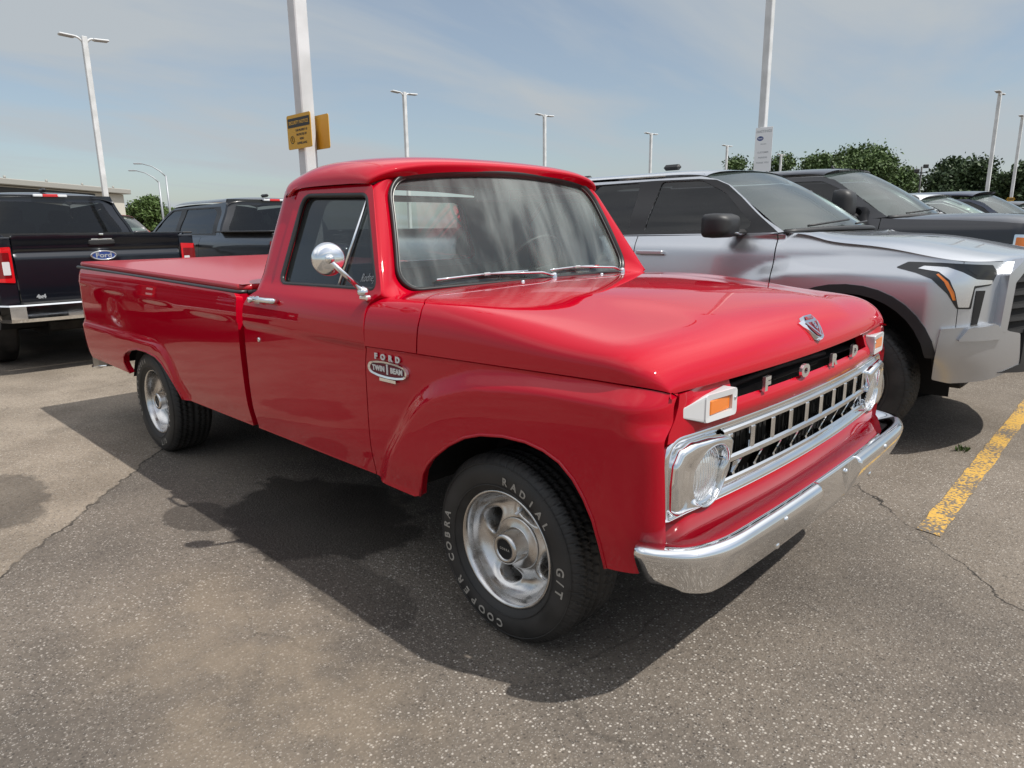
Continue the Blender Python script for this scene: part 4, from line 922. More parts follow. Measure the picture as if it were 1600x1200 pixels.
# ------------------------------------------------------------------ modern vehicles
def arc(xc, zc, r, z0, n=16, sq=0.):
    """wheel-arch points from the rear foot over the top to the front foot"""
    a0 = math.asin((z0-zc)/r) if abs(z0-zc) < r else -.3; out_ = []
    for k in range(n+1):
        t = PI-a0-(PI-2*a0)*k/n; c, s = math.cos(t), math.sin(t); e = 1-sq*.5
        out_.append((xc+r*math.copysign(abs(c)**e, c), zc+r*math.copysign(abs(s)**e, s)))
    out_[0] = (out_[0][0], z0); out_[-1] = (out_[-1][0], z0); return out_
def modern(name, c, loc, rz, label, cat, group=None):
    T = empty(name, loc, rz, label, cat, group); P = c['paint']; W = c.get('W', 1.0); zb = c['belt']; zr = c['roof']; wb = c['wb']; sill = c.get('sill', .48)
    det = c.get('detail', 1)
    zz = [.3, sill, sill+.12, .8, 1.0, zb-.18, zb-.06, zb, zb+.05, zb+.15, (zb+zr)/2, zr-.06, zr+.1]
    wz = [.90, .93, .985, 1.0, 1.0, .985, .955, .92, .898, .862, .79+c.get('tumble', 0), .705+c.get('tumble', 0), .66]
    ws = CS(zz, [v*W for v in wz])
    nose = c['nose']           # plan of the front: (x, y)
    d = [0]; 
    for p, q in zip(nose[:-1], nose[1:]): d.append(d[-1]+math.hypot(q[0]-p[0], q[1]-p[1]))
    U0 = nose[0][0]; uu = [U0+a for a in d]; px = CS([U0-.6, U0-.3]+uu, [U0-.6, U0-.3]+[p[0] for p in nose]); py = CS([U0-.6, U0-.3]+uu, [W, W]+[p[1]*W for p in nose]); UE = uu[-1]
    zn = c.get('nosez', ([.3, .6, .8, 1.0, 1.2, 1.4], [.02, .03, .02, 0, -.03, -.10])); nz = CS(*zn)
    xr = c['rear']
    def fn(s):
        def f(U, Z):
            U = np.asarray(U, float); Z = np.asarray(Z, float); k = ws(Z)/W
            t = np.clip((U-U0)/(UE-U0), 0, 1); X = np.where(U > U0, px(U), U)+nz(Z)*sstep(0, .8, t); Y = np.where(U > U0, py(U), W)*(k*(1-t)+t)
            r = np.clip((xr+.10-U)/.10, 0, 1); Y = Y-.06*(1-np.sqrt(1-r*r))
            for (ax, ar) in ((0, c['arch']), (-wb, c['arch'])):
                q = np.hypot(U-ax, Z-c['R']-.02); Y = Y+c.get('bulge', .022)*sstep(ar+.14, ar+.03, q)*(Z < zb-.12)
            if c.get('swoosh'):
                zs = np.interp(U, [-1.1, -.75, -.55, -.38, 0, .3, .7], [1.02, 1.10, 1.185, 1.225, 1.245, 1.235, 1.20]); Y = Y-.038*sstep(zs-.14, zs, Z)*sstep(-.95, -.42, U)*(1-sstep(.35, .75, U))*(1-sstep(zb-.04, zb+.01, Z)*(U < -.45))
            return np.c_[X, s*Y, Z]
        return f
    step = (.022 if det > 1 else .035) if det else .09
    ztop = c['ftop']           # fender top line (x,z)
    ft = lambda x: float(np.interp(x, [p[0] for p in ztop], [p[1] for p in ztop]))
    cx = c['cut']              # door cuts: front of front door, B, rear of rear door
    gap = .004; R = c['R']
    for s in (-1, 1):
        f = fn(s); o = (0, s, 0); pn = lambda n, L, m=P, par=T, h=(), **k: panel(n, L, f, m, par, h, out=o, **{**dict(step=step, thick=.03), **k})
        az = c.get('archz', .01); aF = arc(0, R+az, c['arch'], c.get('foot', sill+.04), sq=.12); aR = arc(-wb, R+az, c['arch'], c.get('foot', sill+.04), sq=.12)
        uf = c['fend_u']
        tops = [(x, ft(x)) for x in np.linspace(uf, cx[0], 12)]
        pn('fender', [(cx[0]+gap, sill)]+aF+[(aF[-1][0]+.02, c.get('foot', .5)), (uf, c['fend_z'])]+tops[:-1]+[(cx[0]+gap, zb+.005)])
        rr_ = c.get('belt_rear', zb)
        bx = c['cabx']
        pn('front_door', [(cx[1]+gap, sill), (cx[0]-gap, sill), (cx[0]-gap, zb), (cx[0]-.10, zb+.004), (cx[1]+gap, zb-.01)])
        if c['type'] == 'suv' or cx[2] < cx[1]:
            pn('rear_door', [(cx[2]+gap, .62 if cx[2] < -wb+.6 else sill), (max(cx[2]+gap, -wb+c['arch']+.08), sill), (cx[1]-gap, sill), (cx[1]-gap, zb-.01), (cx[2]+gap, zb-.012)])
        bt = c.get('railz', zb)
        pn('bed_side' if c['type'] == 'pickup' else 'quarter_panel', [(xr, .58), (xr+.02, .55), (aR[0][0]-.05, .52)]+aR+([(cx[2]-gap, sill)] if cx[2] > -wb+c['arch']+.06 else [])+[(cx[2]-gap, zb-.012)]+([(bx, zb-.01), (bx, bt-.01), (bx-.1, bt)] if c['type'] == 'pickup' else [])+[(xr+.02, bt), (xr, bt-.02)])
        if c.get('flare'):
            L = [(p[0], p[1]) for p in arc(0, R+az, c['arch']+.045, c['foot'], sq=.12)]; Li = arc(0, R+az, c['arch']-.012, c['foot'], sq=.12)[::-1]
            pn('wheel_arch_trim', L+Li, TRIM, off=.014, step=.02)
            L = arc(-wb, R+az, c['arch']+.045, c['foot'], sq=.12); Li = arc(-wb, R+az, c['arch']-.012, c['foot'], sq=.12)[::-1]
            pn('wheel_arch_trim', L+Li, TRIM, off=.014, step=.03)
        # upper body
        ap = c['apillar']; tr = c['toprail']   # a-pillar line: list (x,z) base->roof; toprail z
        xe = c['ctop']; 
        up = [(bx, zb-.012), (cx[0]-.06, zb+.004)]+ap+[(xe, tr)]
        wf, wr = c['winf'], c['winr']; holes = [rnd(wf, .035, 3), rnd(wr, .035, 3)]
        pn('cab_side', up, P, h=holes, step=.05)
        bm = c.get('bandmat', TRIM)
        if c.get('band'): pn('window_frame', c['band'], bm, off=.003, thick=.02, h=holes, step=.05)
        for wn, L in (('front_side_window', holes[0]), ('rear_side_window', holes[1])): pn(wn, L, TINTGL, off=-.006, thick=.004, step=.12)
        # handles, mirror
        for x in c['handles']:
            hz = zb-.13; y = float(ws(hz)); b = MB(); b.box((x, s*(y+.028), hz), (.24, .022, .036), .009); b.box((x-.10, s*(y+.012), hz), (.03, .03, .03), .005); b.box((x+.10, s*(y+.012), hz), (.03, .03, .03), .005); b.build('door_handle', c.get('hmat', P), T)
        mx, mz = c['mirror']; mw, mh = c.get('mirror_size', (.17, .17)); b = MB(); y = float(ws(zb))
        b.box((mx+.03, s*(y+.05), mz-mh*.30), (.10, .14, .05), .02)
        hV = []; rings = []
        for k, (dx, sc_) in enumerate(((-.075, .80), (-.07, .96), (-.02, 1.0), (.04, .97), (.085, .80), (.105, .45))):
            rings.append([(mx+dx, s*(y+.11+mw*.62)+s*q[0]*mw*.62*sc_*1.15, mz+q[1]*mh*.5*sc_) for q in rnd([(-1, -1), (1, -1), (1, 1), (-1, 1)], .55, 5)])
        n = len(rings[0]); V = sum(rings, []); b.add(V, [(i*n+k, (i+1)*n+k, (i+1)*n+(k+1) % n, i*n+(k+1) % n) for i in range(5) for k in range(n)]+[tuple(range(n)), tuple(range(5*n, 6*n))[::-1]], True)
        if c.get('tow'): b.box((mx+.02, s*(y+.10), mz+.02), (.05, .2, .03), .008); b.box((mx+.02, s*(y+.10), mz-.12), (.05, .2, .03), .008)
        mo = b.build('door_mirror', c.get('mirmat', P), T)
        b = MB(); b.tube([(mx+.085, s*(y+.06), mz-mh*.36), (mx+.10, s*(y+.14), mz-mh*.34), (mx+.085, s*(y+.28), mz-mh*.22)], .007, 6); b.build('mirror_trim', CHROME if c.get('mtrim', 1) else TRIM, mo)
        # wheel wells
        for ax in (0, -wb):
            b = MB(); n = 16; V = []; r = c['arch']+.01; za = R+c.get('archz', .01)
            for k in range(n+1): a = PI*k/n; V += [(ax-r*math.cos(a), s*.94*W, za+r*math.sin(a)), (ax-r*math.cos(a), s*.45*W, za+r*math.sin(a))]
            b.add(V, [(2*k, 2*k+1, 2*k+3, 2*k+2) for k in range(n)], True); b.add([(ax-r, s*.45*W, .3), (ax+r, s*.45*W, .3), (ax+r, s*.45*W, R+r), (ax-r, s*.45*W, R+r)], [(0, 1, 2, 3)], False); b.build('wheel_well', DARK, T)
    # hood
    hx0 = c['cowl']; G = []
    for x, lift in c['hood']:
        ex = px([x])[0] if x > U0 else x; ey = float(py([x])[0]) if x > U0 else W; zt = ft(min(x, c['fend_u'])); k = float(ws(zt))/W; t = min(1, max(0, (x-U0)/(UE-U0))); ey = ey*(k*(1-t)+t)-.004
        row = []
        for a, h in ((0, 1), (.25, .99), (.5, .96), (.68, .93), (.76, .80), (.86, .62), (.94, .35), (.985, .10), (1, 0)):
            row.append((ex+float(nz([zt])[0])*float(sstep(0, .8, t))+(c.get('bow', .12)*(1-a*a))*max(0, min(1, (x-.1)/.6)), ey*a, zt+lift*h))
        G.append(row)
    xc = G[0]; 
    back = [(p[0]-.0+.22*(1-(i/8)**2), p[1], p[2]+.0) for i, p in enumerate(xc)]
    G[0] = back
    grid_obj('hood', BS(mirror_cols(G)), P, T, 40, 50)
    # windshield
    (xb, zbw), (xt, zt_) = ap[0], ap[-1]; yb = float(ws(zbw))-.02; yt = float(ws(zt_))-.02; bow = c.get('wsbow', .26)
    def PW(U, Vv):
        U = np.asarray(U, float); Vv = np.asarray(Vv, float); b = np.c_[xb+bow*(1-U**2)-.01, yb*U, zbw+0*U-.01+.02*(1-U*U)]; t = np.c_[xt+bow*.7*(1-U**2), yt*U, zt_+.02+(c['crown']-.005)*(1-U*U)]
        return b+(t-b)*Vv[:, None]+np.c_[.0*U, 0*U, .035*4*Vv*(1-Vv)]*1.
    grid_obj('windshield', PW, c.get('wsglass', GREENGL), T, 16, 12, (-1, 1), (0, 1))
    b = MB(); b.tube([tuple(PW([a], [0.])[0]+np.array([.01, 0, .004])) for a in np.linspace(-1, 1, 20)], .022, 8)
    for a0, a1 in ((-.75, -.05), (.0, .72)): b.tube([tuple(PW([a0+(a1-a0)*t], [.03+.05*t])[0]+np.array([.02, 0, .02])) for t in np.linspace(0, 1, 6)], .008, 6)
    b.build('wiper_cowl', TRIM, T)
    # roof
    G = []; X = c['roofx']; yr = float(ws(tr))
    for i, x in enumerate(X):
        f0 = c['crown']; e = {0: -.030, 1: .0}.get(i, f0 if i < len(X)-2 else f0*.7)
        row = []
        for a, h in ((0, 1), (.3, .97), (.6, .86), (.8, .66), (.92, .36), (.985, .08), (1, -.10)):
            bw = bow*.7*(1-a*a)*max(0, 1-i/3.)*1.0
            row.append((x+bw, yr*a*1.0, tr+.02+(c['crown'])*h-(.012*(2-i) if i < 2 else 0)-(.03*max(0, i-len(X)+3))))
        G.append(row)
    grid_obj('roof', BS(mirror_cols(G)), P, T, 40, 40)
    # cab back
    bx = c['cabx']; xe = c['ctop']; yw = float(ws(zb)); 
    def CB(U, Vv):
        U = np.asarray(U, float); Vv = np.asarray(Vv, float); Z = (c.get('railz', zb)-.1)+(tr+.02+c['crown']*.4-(c.get('railz', zb)-.1))*Vv; h = np.clip((Z-zb)/(tr-zb), 0, 1); X = bx+(xe-bx)*h-.03+.05*U**4; return np.c_[X, U*ws(Z)*.998, Z]
    rwl = rnd([(-.86, .20), (.86, .20), (.80, .86), (-.80, .86)], .06, 4)
    if c['type'] == 'pickup':
        panel('cab_back', [(-1, 0), (1, 0), (1, 1), (-1, 1)], CB, P, T, [rwl], out=(-1, 0, 0), step=.06, thick=.02)
        panel('rear_window', rwl, CB, c.get('rglass', TINTGL), T, out=(-1, 0, 0), step=.12, thick=.004, off=.002)
    else:
        panel('tailgate', [(-1, -1.6), (1, -1.6), (1, 1), (-1, 1)], CB, P, T, out=(-1, 0, 0), step=.1, thick=.02)
        panel('rear_window', rwl, CB, TINTGL, T, out=(-1, 0, 0), step=.12, thick=.004, off=.004)
    # interior and floor
    b = MB(); b.box(((cx[0]+bx)/2-.1, 0, sill+.02), (cx[0]-bx+.6, 1.7*W, .03)); b.box((cx[0]+.10, 0, .9), (.03, 1.6*W, .75)); b.box((-wb/2, 0, .42), (wb+1.2, .9, .12), .02); b.tube([(-wb, -.8, R), (-wb, .8, R)], .06); b.tube([(0, -.8, R), (0, .8, R)], .05); b.build('chassis', UNDER, T)
    b = MB(); b.box((cx[0]-.12, 0, zb-.06), (.62, 1.6*W, .10), .04); b.build('dashboard', TRIM, T)
    for xs in (cx[0]-1.0, bx+.35):
        for ys in (-.42, .42):
            b = MB(); b.box((xs-.18, ys, zb-.12), (.14, .50, .66), .06); b.box((xs+.10, ys, zb-.48), (.5, .5, .14), .05); b.box((xs-.22, ys, zb+.29), (.09, .26, .18), .04); b.build('seat', SEAT, T)
    # bed and rear
    if c['type'] == 'pickup':
        rz_ = c['railz']
        b = MB(); b.box(((xr+bx)/2, 0, .85), (bx-xr-.05, 1.6*W, .04)); b.box((bx-.03, 0, 1.1), (.03, 1.7*W, rz_-.75)); b.build('bed_floor', TRIM, T)
        for s in (-1, 1):
            b = MB(); b.box(((xr+bx)/2, s*(W*.93), rz_+.002), (bx-xr-.04, .11, .022), .008); b.build('bed_rail_cap', TRIM, T)
        def TG(U, Z):
            U = np.asarray(U, float); Z = np.asarray(Z, float); X = xr-.02-.012*np.sin(np.clip((Z-.72)/(rz_-.72), 0, 1)*PI)+.02*np.abs(U)**3-.028*sstep(rz_-.13, rz_-.02, Z)+.018*(sstep(rz_-.22, rz_-.18, Z)-sstep(rz_-.18, rz_-.14, Z)); return np.c_[X, U, Z]
        tg = panel('tailgate', rnd([(-.79*W, .74), (.79*W, .74), (.80*W, rz_), (-.80*W, rz_)], .02, 3), TG, P, T, out=(-1, 0, 0), step=.03, thick=.05)
        b = MB(); b.box((xr-.035, 0, rz_-.085), (.03, .26, .055), .012); b.build('tailgate_handle', TRIM, tg)
        b = MB(); b.box((xr-.052, 0, rz_-.055), (.004, .20, .012), .002); b.build('handle_trim', CHROME, tg)
        b = MB(); b.box((xr-.055, -.0, rz_-.005), (.025, .045, .02), .006); b.build('rear_camera', CHROME, tg)
        # blue oval
        def ov(a, bq, x, n=32): return [(x, a*math.cos(2*PI*k/n), rz_-.225+bq*math.sin(2*PI*k/n)) for k in range(n)]
        em = loft('tailgate_emblem', [ov(.128, .052, xr-.03), ov(.128, .052, xr-.052), ov(.118, .045, xr-.056), ov(.108, .039, xr-.050)], CHROME, tg)
        b = MB(); b.add(ov(.109, .040, xr-.051), [tuple(range(32))[::-1]], False); b.build('emblem_field', SIGNBLUE, em)
        b = MB(); v, f = text_mesh("Ford", .072, .001, .0015); b.add([(xr-.053-z, -x*1.15 if True else x, rz_-.225+y) for x, y, z in v], f, False); b.build('emblem_script', LGREY, em)
        b = MB(); v, f = text_mesh("4x4", .055, .001, .003); b.add([(xr-.028-z, -x+.0+.62*W, .80+y) for x, y, z in v], f, False); b.build('tailgate_badge', LGREY, tg)
        for s in (-1, 1):
            def TL(U, Z, s=s):
                U = np.asarray(U, float); Z = np.asarray(Z, float); t = np.clip(U/.24, 0, 1); X = np.where(U < .16, xr-.024+.02*(U/.16)**3, xr-.004+np.clip(U-.16, 0, 1)*1.0); Y = .815*W+np.minimum(U, .16)*1.02; Y = np.minimum(Y, .972*W)+.004; return np.c_[X, s*Y, Z]
            L_ = rnd([(0, .95), (.21, .97), (.21, rz_-.125), (0, rz_-.115)], .012, 3)
            tl = panel('tail_light', L_, TL, REDLENS, T, out=(-1, 0, 0), step=.03, thick=.04, off=.006)
            panel('lamp_core', rnd([(.02, 1.0), (.17, 1.0), (.17, 1.245), (.02, 1.25)], .01, 2), TL, LENSCORE, tl, out=(-1, 0, 0), step=.03, thick=.003, off=.0075)
            panel('reversing_lamp', rnd([(.025, 1.03), (.085, 1.03), (.085, 1.16), (.025, 1.16)], .006, 2), TL, CLEARL, tl, out=(-1, 0, 0), step=.03, thick=.004, off=.009)
            cp = MB(); cp.box((xr+.0, s*.885*W, (rz_+.60)/2-.01), (.03, .17, rz_-.62), .01); cp.build('corner_post', P, T)
        # third brake light
        zc_ = tr+c['crown']*.55; b = MB(); b.box((xe-.075, 0, zc_), (.05, .16, .035), .006); b3 = b.build('high_brake_light', REDLENS, T)
        for yy in (-.13, .13): b = MB(); b.box((xe-.073, yy, zc_), (.05, .10, .032), .006); b.build('cargo_lamp', CLEARL, b3)
        b = MB(); b.box((xe+.22, 0, tr+c['crown']+.045), (.20, .05, .045), .02); b.build('roof_antenna', TRIM, T)
        # bumper
        def RB(dx, sc_): return dx, sc_
        b = MB(); L = [(-.99*W, .10), (-.93*W, .0), (-.80*W, -.035), (-.45, -.045), (0, -.045), (.45, -.045), (.80*W, -.035), (.93*W, .0), (.99*W, .10)]
        prof = [(.12, .74), (-.02, .74), (-.035, .725), (-.035, .60), (-.02, .565), (.12, .55)]; V = [(xr-.14+x_+dx, y_, z_) for y_, x_ in L for dx, z_ in prof]
        b.add(V, [(i*6+k, i*6+k+1, (i+1)*6+k+1, (i+1)*6+k) for i in range(8) for k in range(5)], False); rb = b.build('rear_bumper', CHROME if c.get('chrome') else TRIM, T)
        b = MB(); b.box((xr-.11, 0, .748), (.15, 1.62*W, .012), .004); b.build('bumper_step', TRIM, rb)
        b = MB(); b.box((xr-.177, 0, .655), (.02, 1.34, .085), .02)
        for yy in (-.60, .60): b.lathe([(0, .0), (.022, 0), (.026, .01), (.0, .012)], 14, (xr-.19, yy, .66), 'x')
        b.build('bumper_insert', BLACKP, rb)
        for yy in (-.55, .55): b = MB(); b.lathe([(.0, .004), (.020, .004), (.024, 0), (.024, -.01)], 14, (xr-.188, yy, .66), 'x', flip=-1); b.build('parking_sensor', CHROME, rb)
    else:
        b = MB(); b.box((xr-.02, 0, .68), (.16, 1.9*W, .26), .06); b.build('rear_bumper', P, T)
    # wheels
    w0 = None
    for x in (0, -wb):
        for s in (-1, 1):
            if w0 is None:
                b = MB(); b.lathe([(0, .03), (.2, .03), (.2, .1), (0, .1)], 24); w0 = b.build('wheel', UNDER, T)
                tb = tyre_mesh(R, .13, R*.62, 50, det > 1, False); tb.build('tyre', TYRE, w0)
                b = MB(); r = R*.62; b.lathe([(r*.98, -.06), (r+.012, -.112), (r+.004, -.122), (r-.008, -.116), (r-.022, -.06), (r-.03, .05)], 48)
                for k in range(6):
                    a = k*PI/3; ca, sa = math.cos(a), math.sin(a)
                    pts = [(.05, -.040, -.09), (.05, .040, -.09), (r-.018, .030, -.10), (r-.018, -.030, -.10)]; V = [(ca*u-sa*v, h, sa*u+ca*v) for u, v, h in pts]+[(ca*u-sa*v, h+.05, sa*u+ca*v) for u, v, h in pts]
                    b.add(V, [(0, 1, 2, 3), (0, 4, 5, 1), (1, 5, 6, 2), (2, 6, 7, 3), (3, 7, 4, 0)], False)
                b.lathe([(0, -.105), (.05, -.10), (.07, -.085), (.07, -.03)], 24); b.build('rim', c.get('rim', ALU), w0); wq = w0
            else: wq = copy_tree(w0, T)
            wq.location = (x, s*(.98*W-.15), R); wq.rotation_euler = (0, 0, PI if s > 0 else 0)
    return T, fn, panel, dict(UE=UE, ws=ws, px=px, py=py, nz=nz)

NOSE = [(.45, 1.0), (.58, .965), (.68, .90), (.775, .76), (.84, .60), (.89, .40), (.92, .20), (.93, .0)]
base = dict(type='pickup', belt=1.36, roof=1.93, wb=3.70, R=.405, W=1.005, arch=.485, foot=.52, sill=.50, rear=-4.90, railz=1.42, cabx=-3.22, ctop=-3.12, cut=(-.50, -1.62, -2.62),
    ftop=[(-.6, 1.365), (-.5, 1.365), (-.25, 1.345), (.1, 1.315), (.45, 1.26), (.7, 1.22), (1.3, 1.18)], fend_u=.72, fend_z=.56, nose=NOSE, cowl=-.5,
    hood=[(-.44, .02), (-.3, .035), (-.05, .055), (.2, .065), (.45, .070), (.62, .062), (.74, .045), (.82, .01), (.84, -.03)],
    apillar=[(-.46, 1.375), (-.62, 1.46), (-.80, 1.60), (-.97, 1.725), (-1.06, 1.765), (-1.22, 1.80)], toprail=1.84, crown=.075,
    winf=[(-1.58, 1.385), (-1.54, 1.765), (-1.19, 1.760), (-.97, 1.66), (-.70, 1.44), (-.72, 1.40)], winr=[(-2.98, 1.40), (-2.90, 1.70), (-2.75, 1.765), (-1.74, 1.768), (-1.72, 1.388)],
    roofx=[-1.16, -1.22, -1.36, -1.7, -2.2, -2.7, -2.98, -3.10, -3.15], handles=(-1.46, -2.50), mirror=(-.78, 1.46), paint=BLACKP, mirror_size=(.18, .20))

def front_generic(T, fn, c, info, mats):
    """headlights, grille and bumper of a simple modern front"""
    for s in (-1, 1):
        f = fn(s); o = (1, s, 0); UE = info['UE']
        panel('front_fascia', [(c['fend_u']+.004, c['fend_z']), (UE, .50), (UE, 1.16), (c['fend_u']+.004, 1.20)], f, mats['paint'], T, out=o, step=.05, thick=.03)
        hl = panel('headlight', rnd([(.60, 1.00), (.78, .96), (.98, .98), (1.0, 1.12), (.62, 1.18)], .03, 3), f, mats.get('hl', CLEARL), T, out=o, step=.03, thick=.02, off=.012)
        panel('marker_lamp', rnd([(.60, 1.02), (.69, 1.0), (.69, 1.15), (.61, 1.165)], .01, 2), f, AMBER, hl, out=o, step=.03, thick=.004, off=.016)
        panel('front_bumper', rnd([(.60, .52), (UE, .46), (UE, .74), (.62, .76)], .02, 3), f, mats.get('bumper', TRIM), T, out=o, step=.04, thick=.04, off=.05)
        g = panel('grille', [(1.02, .80), (UE, .80), (UE, 1.16), (1.02, 1.16)], f, DARK, T, out=o, step=.05, thick=.02, off=.012)
        for z in (.84, .93, 1.02, 1.11): panel('grille_bar', [(1.02, z), (UE, z), (UE, z+.035), (1.02, z+.035)], f, mats.get('bar', CHROME), g, out=o, step=.05, thick=.02, off=.03)

def build_vehicles():
    # silver pickup beside the red one
    cs = dict(base, bulge=0, archz=.075, swoosh=1, paint=SILVER, detail=2, W=1.012, R=.42, arch=.515, wb=3.70, foot=.64, sill=.52, flare=True, fend_u=.62, fend_z=.66, cut=(-.50, -1.62, -2.66), hmat=SILVER, mirmat=TRIM, mirror=(-.80, 1.425), mirror_size=(.20, .165),
        band=[(-3.10, 1.345), (-.50, 1.376), (-.64, 1.478), (-.82, 1.612), (-.965, 1.715), (-1.07, 1.757), (-1.22, 1.772), (-1.60, 1.778), (-2.95, 1.765), (-3.06, 1.70)],
        ftop=[(-.6, 1.372), (-.5, 1.372), (-.25, 1.370), (-.18, 1.315), (.1, 1.298), (.28, 1.272), (.45, 1.232), (.60, 1.205), (1.3, 1.20)],
        hood=[(-.44, .005), (-.3, .008), (-.18, .040), (.05, .050), (.25, .055), (.45, .058), (.62, .050), (.76, .034), (.84, .01), (.88, -.03)], bow=.08, wsbow=.17, toprail=1.80, roof=1.9, crown=.05, apillar=[(-.46, 1.380), (-.62, 1.475), (-.80, 1.61), (-.95, 1.715), (-1.06, 1.76), (-1.20, 1.79)])
    T, fn, pn, info = modern('silver_pickup_truck', cs, (.03, 3.215, 0), 0, 'silver crew-cab pickup with black arch trim and dark windows parked just beyond the red pickup', 'pickup truck', 'pickups parked side by side')
    UE = info['UE']
    for s in (-1, 1):
        f = fn(s); o = (1, s, 0)
        P = lambda n, L, m, par=T, r=.0, **k: panel(n, rnd(L, r, 3) if r else L, f, m, par, out=o, **{**dict(step=.025, thick=.02), **k})
        P('front_fascia', [(.624, .66), (UE, .60), (UE, 1.19), (.624, 1.205)], SILVER, thick=.03)
        hl = P('headlight', [(.27, 1.165), (.33, 1.200), (.50, 1.198), (.80, 1.185), (.84, 1.14), (.80, 1.07), (.70, 1.055), (.69, .935), (.615, .935), (.56, 1.02), (.47, 1.105), (.38, 1.138)], BLACKP, r=.008, off=.004)
        P('headlight_trim', [(.39, 1.160), (.42, 1.176), (.54, 1.172), (.62, 1.145), (.70, 1.105), (.80, 1.098), (.80, 1.078), (.69, 1.068), (.675, .945), (.620, .945), (.597, 1.03), (.562, 1.10), (.50, 1.145)], REFLECTOR, hl, r=.006, off=.010, thick=.010, step=.015)
        P('marker_lamp', [(.50, 1.135), (.555, 1.09), (.592, 1.03), (.604, .985), (.590, .985), (.570, 1.03), (.535, 1.09), (.49, 1.13)], AMBER, hl, off=.008, thick=.004, step=.015)
        P('projector_lens', [(.64, 1.165), (.80, 1.165), (.81, 1.12), (.70, 1.125)], BLACKP, hl, off=.006, thick=.004)
        b = MB()
        P('air_curtain', [(.70, .84), (.735, .84), (.765, 1.04), (.71, 1.04)], DARK, off=.004)
        fb = P('front_bumper', [(.52, .52), (.545, .82), (.66, .835), (.80, .855), (.92, .80), (1.02, .78), (1.04, .60), (.92, .55), (.80, .52), (.60, .50)], SILVERF, r=.012, off=.045, thick=.06, step=.03)
        P('bumper_ledge', [(.62, .755), (.86, .765), (.80, .850), (.66, .832)], SILVERF, fb, r=.01, off=.075, thick=.03)
        P('lower_bumper', [(.86, .56), (UE, .50), (UE, .80), (1.06, .80), (1.04, .60)], TRIM, off=.05, thick=.05)
        gf = P('grille_frame', [(.84, .80), (.895, .80), (.935, 1.08), (1.06, 1.175), (UE, 1.185), (UE, 1.225), (1.03, 1.215), (.875, 1.13)], SILVERF, r=.01, off=.05, thick=.07)
        g = P('grille', [(.89, .72), (UE, .72), (UE, 1.19), (1.06, 1.175), (.93, 1.08)], DARK, off=.010)
        for z in (.78, .855, .93, 1.005, 1.08): P('grille_bar', [(.91+.12*max(0, z-1.0), z), (UE, z), (UE, z+.022), (.91+.12*max(0, z-1.0), z+.022)], TRIM, g, off=.038, thick=.03)
    for s in (-1, 1):
        f = fn(s)
        panel('rocker_trim', [(-2.6, .44), (-.60, .44), (-.60, .53), (-2.6, .53)], f, TRIM, T, out=(0, s, 0), step=.1, thick=.03, off=.012)
    b = MB(); b.box((-1.9, 0, 1.935), (.17, .06, .05), .022); b.build('roof_antenna', TRIM, T)
    # charcoal heavy-duty pickup
    cf = dict(base, paint=GREYBLK, W=1.0, belt=1.47, roof=2.05, toprail=1.955, crown=.07, sill=.60, R=.42, arch=.50, foot=.66, railz=1.50, cut=(-.58, -1.72, -2.75), tow=True, mirror=(-.88, 1.60), mirror_size=(.19, .33), mirmat=TRIM, mtrim=0,
        ftop=[(-.6, 1.47), (-.3, 1.46), (.1, 1.445), (.45, 1.425), (.62, 1.405), (1.3, 1.38)], fend_u=.66, fend_z=.66, bow=.05,
        nose=[(.55, 1.0), (.66, .97), (.735, .90), (.80, .76), (.84, .60), (.86, .40), (.87, .20), (.875, .0)],
        hood=[(-.52, .02), (-.3, .045), (-.05, .065), (.2, .075), (.45, .080), (.62, .075), (.76, .055), (.82, .02), (.84, -.04)],
        apillar=[(-.52, 1.485), (-.70, 1.60), (-.88, 1.72), (-1.04, 1.83), (-1.14, 1.89), (-1.30, 1.93)],
        winf=[(-1.66, 1.50), (-1.62, 1.885), (-1.26, 1.88), (-1.06, 1.79), (-.78, 1.55), (-.78, 1.51)], winr=[(-3.0, 1.51), (-2.95, 1.82), (-2.80, 1.885), (-1.82, 1.89), (-1.80, 1.505)],
        roofx=[-1.26, -1.32, -1.46, -1.8, -2.2, -2.7, -2.98, -3.10, -3.15])
    T, fn, pn, info = modern('charcoal_pickup_truck', cf, (-.16, 6.30, 0), 0, 'tall charcoal heavy-duty pickup with big towing mirrors parked beyond the silver pickup', 'pickup truck', 'pickups parked side by side')
    for s in (-1, 1):
        f = fn(s); o = (1, s, 0); UE = info['UE']; P = lambda n, L, m, par=T, **k: panel(n, rnd(L, .008, 2), f, m, par, out=o, **{**dict(step=.03, thick=.02), **k})
        P('front_fascia', [(.664, .66), (UE, .60), (UE, 1.375), (.664, 1.40)], GREYBLK)
        h_ = P('headlight', [(.56, 1.02), (.90, 1.0), (.92, 1.30), (.57, 1.31)], CHROME, off=.015, thick=.03); P('marker_lamp', [(.58, 1.08), (.66, 1.08), (.66, 1.28), (.585, 1.285)], AMBER, h_, off=.020); P('headlight_lens', [(.69, 1.06), (.88, 1.05), (.88, 1.27), (.69, 1.28)], CLEARL, h_, off=.020)
        P('grille_bar', [(.94, 1.12), (UE, 1.12), (UE, 1.22), (.94, 1.22)], CHROME, off=.04, thick=.05); P('grille', [(.93, .86), (UE, .86), (UE, 1.34), (.93, 1.32)], DARK, off=.01); P('front_bumper', [(.60, .62), (UE, .58), (UE, .84), (.62, .84)], CHROME, off=.06, thick=.05)
    b = MB(); b.box((-1.42, 0, 2.035), (.09, .14, .02), .008); b.tube([(-1.40, -.02, 2.04), (-1.44, -.02, 2.085)], .012); b.build('roof_antenna', TRIM, T)
